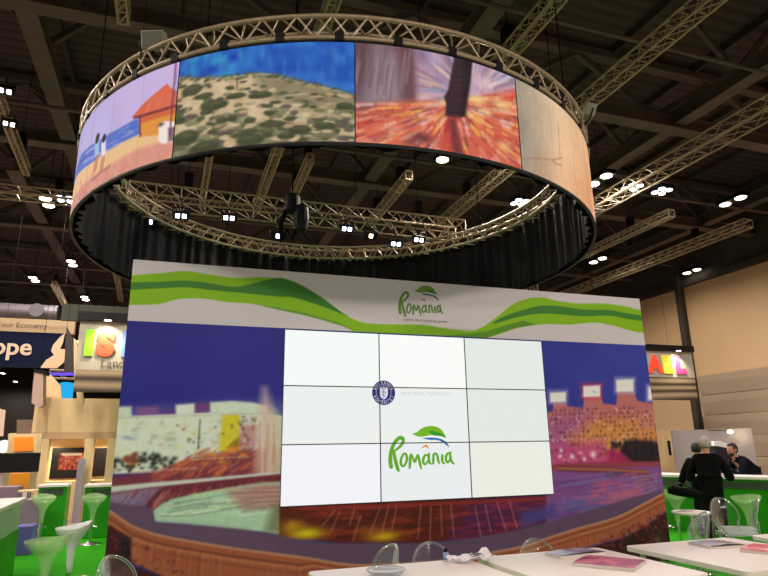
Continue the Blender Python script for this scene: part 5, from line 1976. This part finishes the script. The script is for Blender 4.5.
# dark and pale fins between sign and banner
cream_board = mat('cream_board', (226, 198, 152), .6, 0, .03, 3)
fin = empty('sail_fin', atY(69, 360, 15.6), 'dark pointed fin hanging between the navy sign and the banner', 'fin')
board([(66.5, 326), (72.5, 338), (74, 360), (73, 372), (64, 372), (65, 350)], 15.6, .1, 'panel', mat('dark_fin', (52, 44, 40), .6, 0, .05, 3), fin)
p = atY(67, 328, 15.65)
MB().bar(p, (p.x, p.y, 10.92), .005, 6).build('hanging_cable', M['cable'], fin)
fin = empty('sail_fin', atY(80, 380, 15.3), 'narrow cream fin hanging along the left side of the glowing banner', 'fin')
board([(73.5, 338), (76.5, 340), (79, 365), (84, 402), (81.5, 404), (77, 398), (74, 370)], 15.3, .12, 'panel', cream_board, fin)
p = atY(75, 341, 15.36)
MB().bar(p, (p.x, p.y, 10.92), .005, 6).build('hanging_cable', M['cable'], fin)
lan = empty('lantern', atY(38, 388, 15.9), 'pale pinkish four-sided fabric lantern hanging below the navy sign', 'lantern')
board([(34.5, 370), (43, 373), (43, 405), (39, 407.5), (31.5, 403), (32, 395)], 15.9, .4, 'fabric', mat('pink_fabric', (190, 160, 146), .7, 0, .04, 3), lan)
board([(34, 369), (46, 371), (45, 374), (34, 372)], 15.87, .5, 'frame', M['black'], lan)
p = atY(40, 371, 16.1)
MB().bar(p, (p.x, p.y, 10.92), .005, 6).build('hanging_cable', M['cable'], lan)

# cream stand with niches
YB = 16.6
st = empty('exhibition_booth', (atY(80, 440, YB).x, YB + .9, 0), 'cream exhibition booth with lit niches behind the small green counters', 'booth')
a, b = atY(36, 398, YB), atY(128, 400, YB)
zt_, zb_ = a.z, atY(60, 432, YB).z
MB().box(((a.x + b.x) / 2, YB + .9, (zt_ + zb_) / 2), (b.x - a.x, 1.8, zt_ - zb_)).build('fascia', M['cream'], st)
zb2 = atY(60, 439, YB).z
MB().box(((a.x + b.x) / 2, YB + .15, (zb_ + zb2) / 2), (b.x - a.x, .3, zb_ - zb2)).build('beam_trim', M['cream2'], st)
MB().box(((a.x + b.x) / 2, YB + 1.75, zb_ / 2), (b.x - a.x, .1, zb_)).build('rear_panel', M['cream'], st)
for (x0, x1, y_) in ((37.5, 45.5, 470), (82, 91, 470), (105, 113, 470)):
    l, r = atY(x0, y_, YB), atY(x1, y_, YB)
    MB().box(((l.x + r.x) / 2, YB + .15, zb2 / 2), (r.x - l.x, .3, zb2)).build('column', cream_board, st)
l, r = atY(74.5, 490, YB - .3), atY(82, 490, YB - .3)
gz = atY(78, 459, YB - .3).z
MB().box(((l.x + r.x) / 2, YB - .2, gz / 2), (r.x - l.x, .1, gz)).build('grey_upright', mat('lavender_grey_panel', (150, 142, 152), .5, 0, .04, 2), st)
for px in (48, 106):
    p = atY(px, 441, YB + 1.0)
    MB().lathe([(0, 0), (.1, 0), (.11, .02), (.0, .02)], 16, (p.x, YB + 1.0, zb_ - .03)).build('downlight', M['lamp'], st)
    ld = bpy.data.lights.new('niche_downlight', 'SPOT')
    ld.energy = 130
    ld.color = (1.0, .8, .52)
    ld.spot_size = math.radians(140)
    ld.shadow_soft_size = .06
    lo_ = bpy.data.objects.new('niche_downlight', ld)
    COL.objects.link(lo_)
    lo_.location = (p.x, YB + 1.0, zb_ - .06)
    put(lo_, st)
MB().box(((a.x + b.x) / 2, YB + .5, .45), (b.x - a.x - .3, .5, .9)).build('front_counter', cream_board, st)
gable = empty('gable_board', atY(52, 388, YB + .3), 'cream pointed board standing on top of the booth fascia', 'board')
board([(41, 398.5), (46, 376), (48, 372.5), (60, 385), (61, 398.5)], YB + .3, .12, 'panel', cream_board, gable)


def tv(c0, c1, Y, label, pic=None, rz=0.0, name='television', group=None):
    l, r = atY(*c0, Y), atY(*c1, Y)
    root = empty(name, ((l.x + r.x) / 2, Y, r.z), label, 'television', group)
    MB().box(((l.x + r.x) / 2, Y + .03, (l.z + r.z) / 2), (r.x - l.x, .06, l.z - r.z)).build('casing', M['black'], root, bevel=.008)
    if pic:
        p0, p1 = atY(*pic[0], Y), atY(*pic[1], Y)
        cv_ = Canvas(p0.x, p1.x, p1.z, p0.z, 60, 40, lambda px, py: (atY(px, py, Y).x, atY(px, py, Y).z))
        cv_.img[:] = (150, 44, 26)
        for k in range(60):
            cv_.spot((rng.uniform(pic[0][0], pic[1][0]), rng.uniform(pic[0][1] + 2, pic[1][1])), rng.uniform(1, 2.4), rng.uniform(1, 2.6), [(236, 110, 60), (90, 20, 20), (246, 170, 120), (190, 50, 40)][k % 4], .6)
        cv_.poly([(pic[0][0] + 1, pic[0][1]), (pic[1][0], pic[0][1]), (pic[1][0], pic[0][1] + 2.4), (pic[0][0] + 3, pic[0][1] + 3)], (226, 186, 140), .02)
        cv_.mesh('lit_picture', lambda U, V: (U, np.full_like(U, Y - .004), V), painted('tv_picture', .3, emit=1.0), root)
    return root


tv((52.5, 448), (81.5, 478), YB + 1.64, 'black television showing a red picture in the booth niche', ((59.5, 453), (82, 469.5)))
tv((90, 448), (106.5, 476), YB + 1.64, 'dark switched-off television in the right niche of the booth')
# glowing blue screen and purple lights behind the booth
bs = empty('blue_screen', atY(66, 391, 21), 'glowing blue curved screen above the booth fascia', 'screen')
l, r = atY(60, 383, 21), atY(72.5, 399, 21)
mb = MB()
n = 12
va, vb = [], []
for k in range(n + 1):
    u = k / n
    x = l.x + (r.x - l.x) * u
    y = 21 - .35 * math.sin(math.pi * u)
    va.append(mb.bm.verts.new((x, y, r.z - .4)))
    vb.append(mb.bm.verts.new((x, y, l.z)))
for k in range(n):
    mb.bm.faces.new((va[k], va[k + 1], vb[k + 1], vb[k]))
mb.build('lit_face', glow('cyan_glow', (40, 170, 232), 1.1), bs, smooth=True)
mb = MB()
mb.box(((l.x + r.x) / 2, 21.1, r.z / 2 + l.z / 2 - .2), (r.x - l.x, .1, l.z - r.z + .4))
mb.box(((l.x + r.x) / 2, 21.1, (r.z - .4) / 2), (.3, .1, r.z - .4))
mb.build('stand', M['black'], bs)
pt = truss(atY(50, 378, 24), atY(76, 379, 24), .3, .28, 'small truss with violet lights above the blue screen', group=None, top=10.92, r=.03)
for px in (57, 69):
    p = atY(px, 374, 23.8)
    MB().bar((p.x - .25, 23.82, p.z), (p.x + .25, 23.82, p.z), .05, 10).build('violet_tube', glow('violet_glow', (112, 84, 226), 1.2), pt)

# things at the far left edge
YL = 15.2
po = empty('orange_poster', atY(22, 444, YL), 'orange poster in a pale frame above the black television, left edge', 'poster', 'orange posters')
board([(8, 434), (38, 433.5), (38, 452.5), (8, 453)], YL + .06, .08, 'frame', cream_board, po)
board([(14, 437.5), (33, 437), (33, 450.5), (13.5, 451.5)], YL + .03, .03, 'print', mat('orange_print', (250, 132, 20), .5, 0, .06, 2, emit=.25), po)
MB().box((atY(36, 450, YL).x, YL + .13, 1.0), (.12, .08, 2.0)).build('post', cream_board, po)
MB().box((atY(9, 450, YL).x, YL + .13, 1.0), (.12, .08, 2.0)).build('post', cream_board, po)
tvl = tv((-14, 453.5), (38, 472), YL - .2, 'long black television below the upper orange poster at the left edge')
x = atY(20, 470, YL - .15).x
MB().box((x, YL - .1, .45), (.08, .06, .9)).build('stand', M['black'], tvl)
MB().lathe([(0, 0), (.25, 0), (.25, .02), (0, .02)], 20, (x, YL - .1, 0)).build('stand_foot', M['black'], tvl)
po2 = empty('orange_poster', atY(20, 480, YL), 'orange panel with a curved dark line below the long black television', 'poster', 'orange posters')
board([(5, 472), (36, 472), (36, 492), (5, 492)], YL + .2, .06, 'frame', cream_board, po2)
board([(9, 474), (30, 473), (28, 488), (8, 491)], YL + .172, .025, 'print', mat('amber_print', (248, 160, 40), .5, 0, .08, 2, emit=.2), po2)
wp = empty('white_flag', atY(3, 420, 15.8), 'white pinkish flag edge at the left border of the picture', 'flag')
board([(-6, 408), (5.5, 410), (3, 436), (-8, 436)], 15.8, .03, 'cloth', mat('flag_white', (226, 196, 180), .7, 0, .04, 4), wp)
xx = atY(-4, 436, 15.85).x
MB().bar((xx, 15.85, 0), (xx, 15.85, atY(0, 408, 15.85).z), .02, 8).build('pole', M['chrome'], wp)
gl = empty('globe_lamp', atY(4, 447, 15.6), 'bright white lamp at the left border beside the orange poster', 'lamp')
p = atY(4, 446.5, 15.6)
MB().lathe([(0, -.14), (.08, -.12), (.14, -.04), (.14, .04), (.08, .12), (0, .14)], 18, p).build('globe', glow('globe_white', (255, 246, 226), 1.4), gl, smooth=True)
MB().bar((p.x, p.y, 0), (p.x, p.y, p.z - .13), .02, 8).build('pole', M['chrome'], gl)
sl = empty('slatted_screen', atY(27, 428, 20), 'brown slatted screen above the upper orange poster', 'screen')
for k in range(6):
    p0, p1 = atY(17, 421 + k * 2.6, 20), atY(39, 421 + k * 2.6, 20)
    MB().box(((p0.x + p1.x) / 2, 20, p0.z), (p1.x - p0.x, .05, .075)).build('slat', mat('brown_slat', (120, 96, 80), .6, 0, .08, 3), sl)
for px in (18, 38):
    p = atY(px, 420, 20.05)
    MB().box((p.x, 20.06, p.z / 2), (.06, .06, p.z)).build('post', M['steel_dark'], sl)
tb = empty('pedestal_table', atY(30, 500, 14.05), 'small cream table left of the small green counter', 'table')
p = atY(30, 490, 14.05)
MB().lathe([(0, p.z - .03), (.2, p.z - .03), (.2, p.z), (0, p.z)], 24, (p.x, 14.05, 0)).build('tabletop', cream_board, tb)
MB().bar((p.x, 14.05, .02), (p.x, 14.05, p.z - .02), .03, 10).build('pole', M['chrome'], tb)
MB().lathe([(0, 0), (.17, 0), (.17, .02), (0, .02)], 20, (p.x, 14.05, 0)).build('base', M['chrome'], tb)


def crate(c0, c1, Y, dep, m, label, name, cat):
    l, r = atY(*c0, Y), atY(*c1, Y)
    z0 = .013
    o = MB().box(((l.x + r.x) / 2, Y + dep / 2, (l.z + z0) / 2), (r.x - l.x, dep, l.z - z0)).build(name, m, bevel=.01)
    return tag(o, label, cat)


crate((20, 500), (36, 540), 13.2, .45, mat('lavender_box', (140, 120, 140), .5, 0, .06, 2), 'lavender-grey box beside the small green counter', 'display_box', 'box')
crate((15, 527), (31, 541), 11.6, .4, mat('violet_crate', (96, 92, 176), .5, 0, .05, 2), 'low violet crate on the green carpet at the left', 'crate', 'crate')
crate((-30, 488), (12, 536), 14.3, .45, mat('grey_plinth', (132, 110, 124), .6, 0, .05, 2), 'wide grey-purple plinth at the left edge behind the white bar', 'plinth', 'plinth')

# ------------------------------------------------------------------ curved partition and shelf behind the bar on the right
cpn = empty('curved_partition', (15.6, 15.2, 0), 'grey-white curved partition with a lamp behind the green bar', 'partition')
ztop = atY(715, 429, 15).z
mb = MB()
P0, P1 = atY(673, 430, 16.2), atY(752, 432, 14.2)
n = 20
f0, f1, b0, b1 = [], [], [], []
for k in range(n + 1):
    u = k / n
    x = P0.x + (P1.x - P0.x) * u
    y = P0.y + (P1.y - P0.y) * u + .55 * math.sin(math.pi * u)
    for L_, yy, z in ((f0, y, .0), (f1, y, ztop), (b0, y + .12, .0), (b1, y + .12, ztop)):
        L_.append(mb.bm.verts.new((x, yy, z)))
for k in range(n):
    mb.bm.faces.new((f0[k], f0[k + 1], f1[k + 1], f1[k]))
    mb.bm.faces.new((b0[k + 1], b0[k], b1[k], b1[k + 1]))
    mb.bm.faces.new((f1[k], f1[k + 1], b1[k + 1], b1[k]))
mb.bm.faces.new((f0[0], f1[0], b1[0], b0[0]))
mb.bm.faces.new((f0[n], b0[n], b1[n], f1[n]))
mb.build('panel', mat('grey_white_panel', (140, 128, 122), .6, 0, .03, 2), cpn)
lp = atY(722, 432, 14.9)
MB().lathe([(0, -.06), (.06, -.05), (.09, 0), (.06, .05), (0, .06)], 16, (lp.x, 14.6, lp.z)).build('lamp_globe', glow('lamp_warm', (255, 236, 190), 5), cpn, smooth=True)
MB().bar((lp.x, 14.6, lp.z + .03), (lp.x, 15.45, ztop - .02), .012, 6).build('lamp_arm', M['black'], cpn)
ld = bpy.data.lights.new('partition_lamp', 'POINT')
ld.energy = 7
ld.color = (1, .86, .6)
ld.shadow_soft_size = .08
lo_ = bpy.data.objects.new('partition_lamp', ld)
COL.objects.link(lo_)
lo_.location = (lp.x, 14.45, lp.z - .1)
put(lo_, cpn)
cs = empty('canopy_display', atY(725, 455, 13.3), 'white curved canopy over a dark blue display case between the two heads', 'display case')
pts = smooth_path([(714, 441.5), (720, 441), (730, 444), (738, 447.5), (738, 450), (728, 448), (718, 446), (714, 446)], 3)
board(pts, 13.3, .5, 'canopy', M['white_plastic'], cs)
board([(715, 446), (737, 450), (737, 500), (715, 500)], 13.4, .4, 'case', mat('navy_case', (26, 30, 54), .4, 0, .05, 3), cs)
zc = atY(726, 500, 13.4).z
MB().box((atY(726, 500, 13.4).x, 13.6, zc / 2), (.4, .35, zc)).build('base', M['black'], cs)
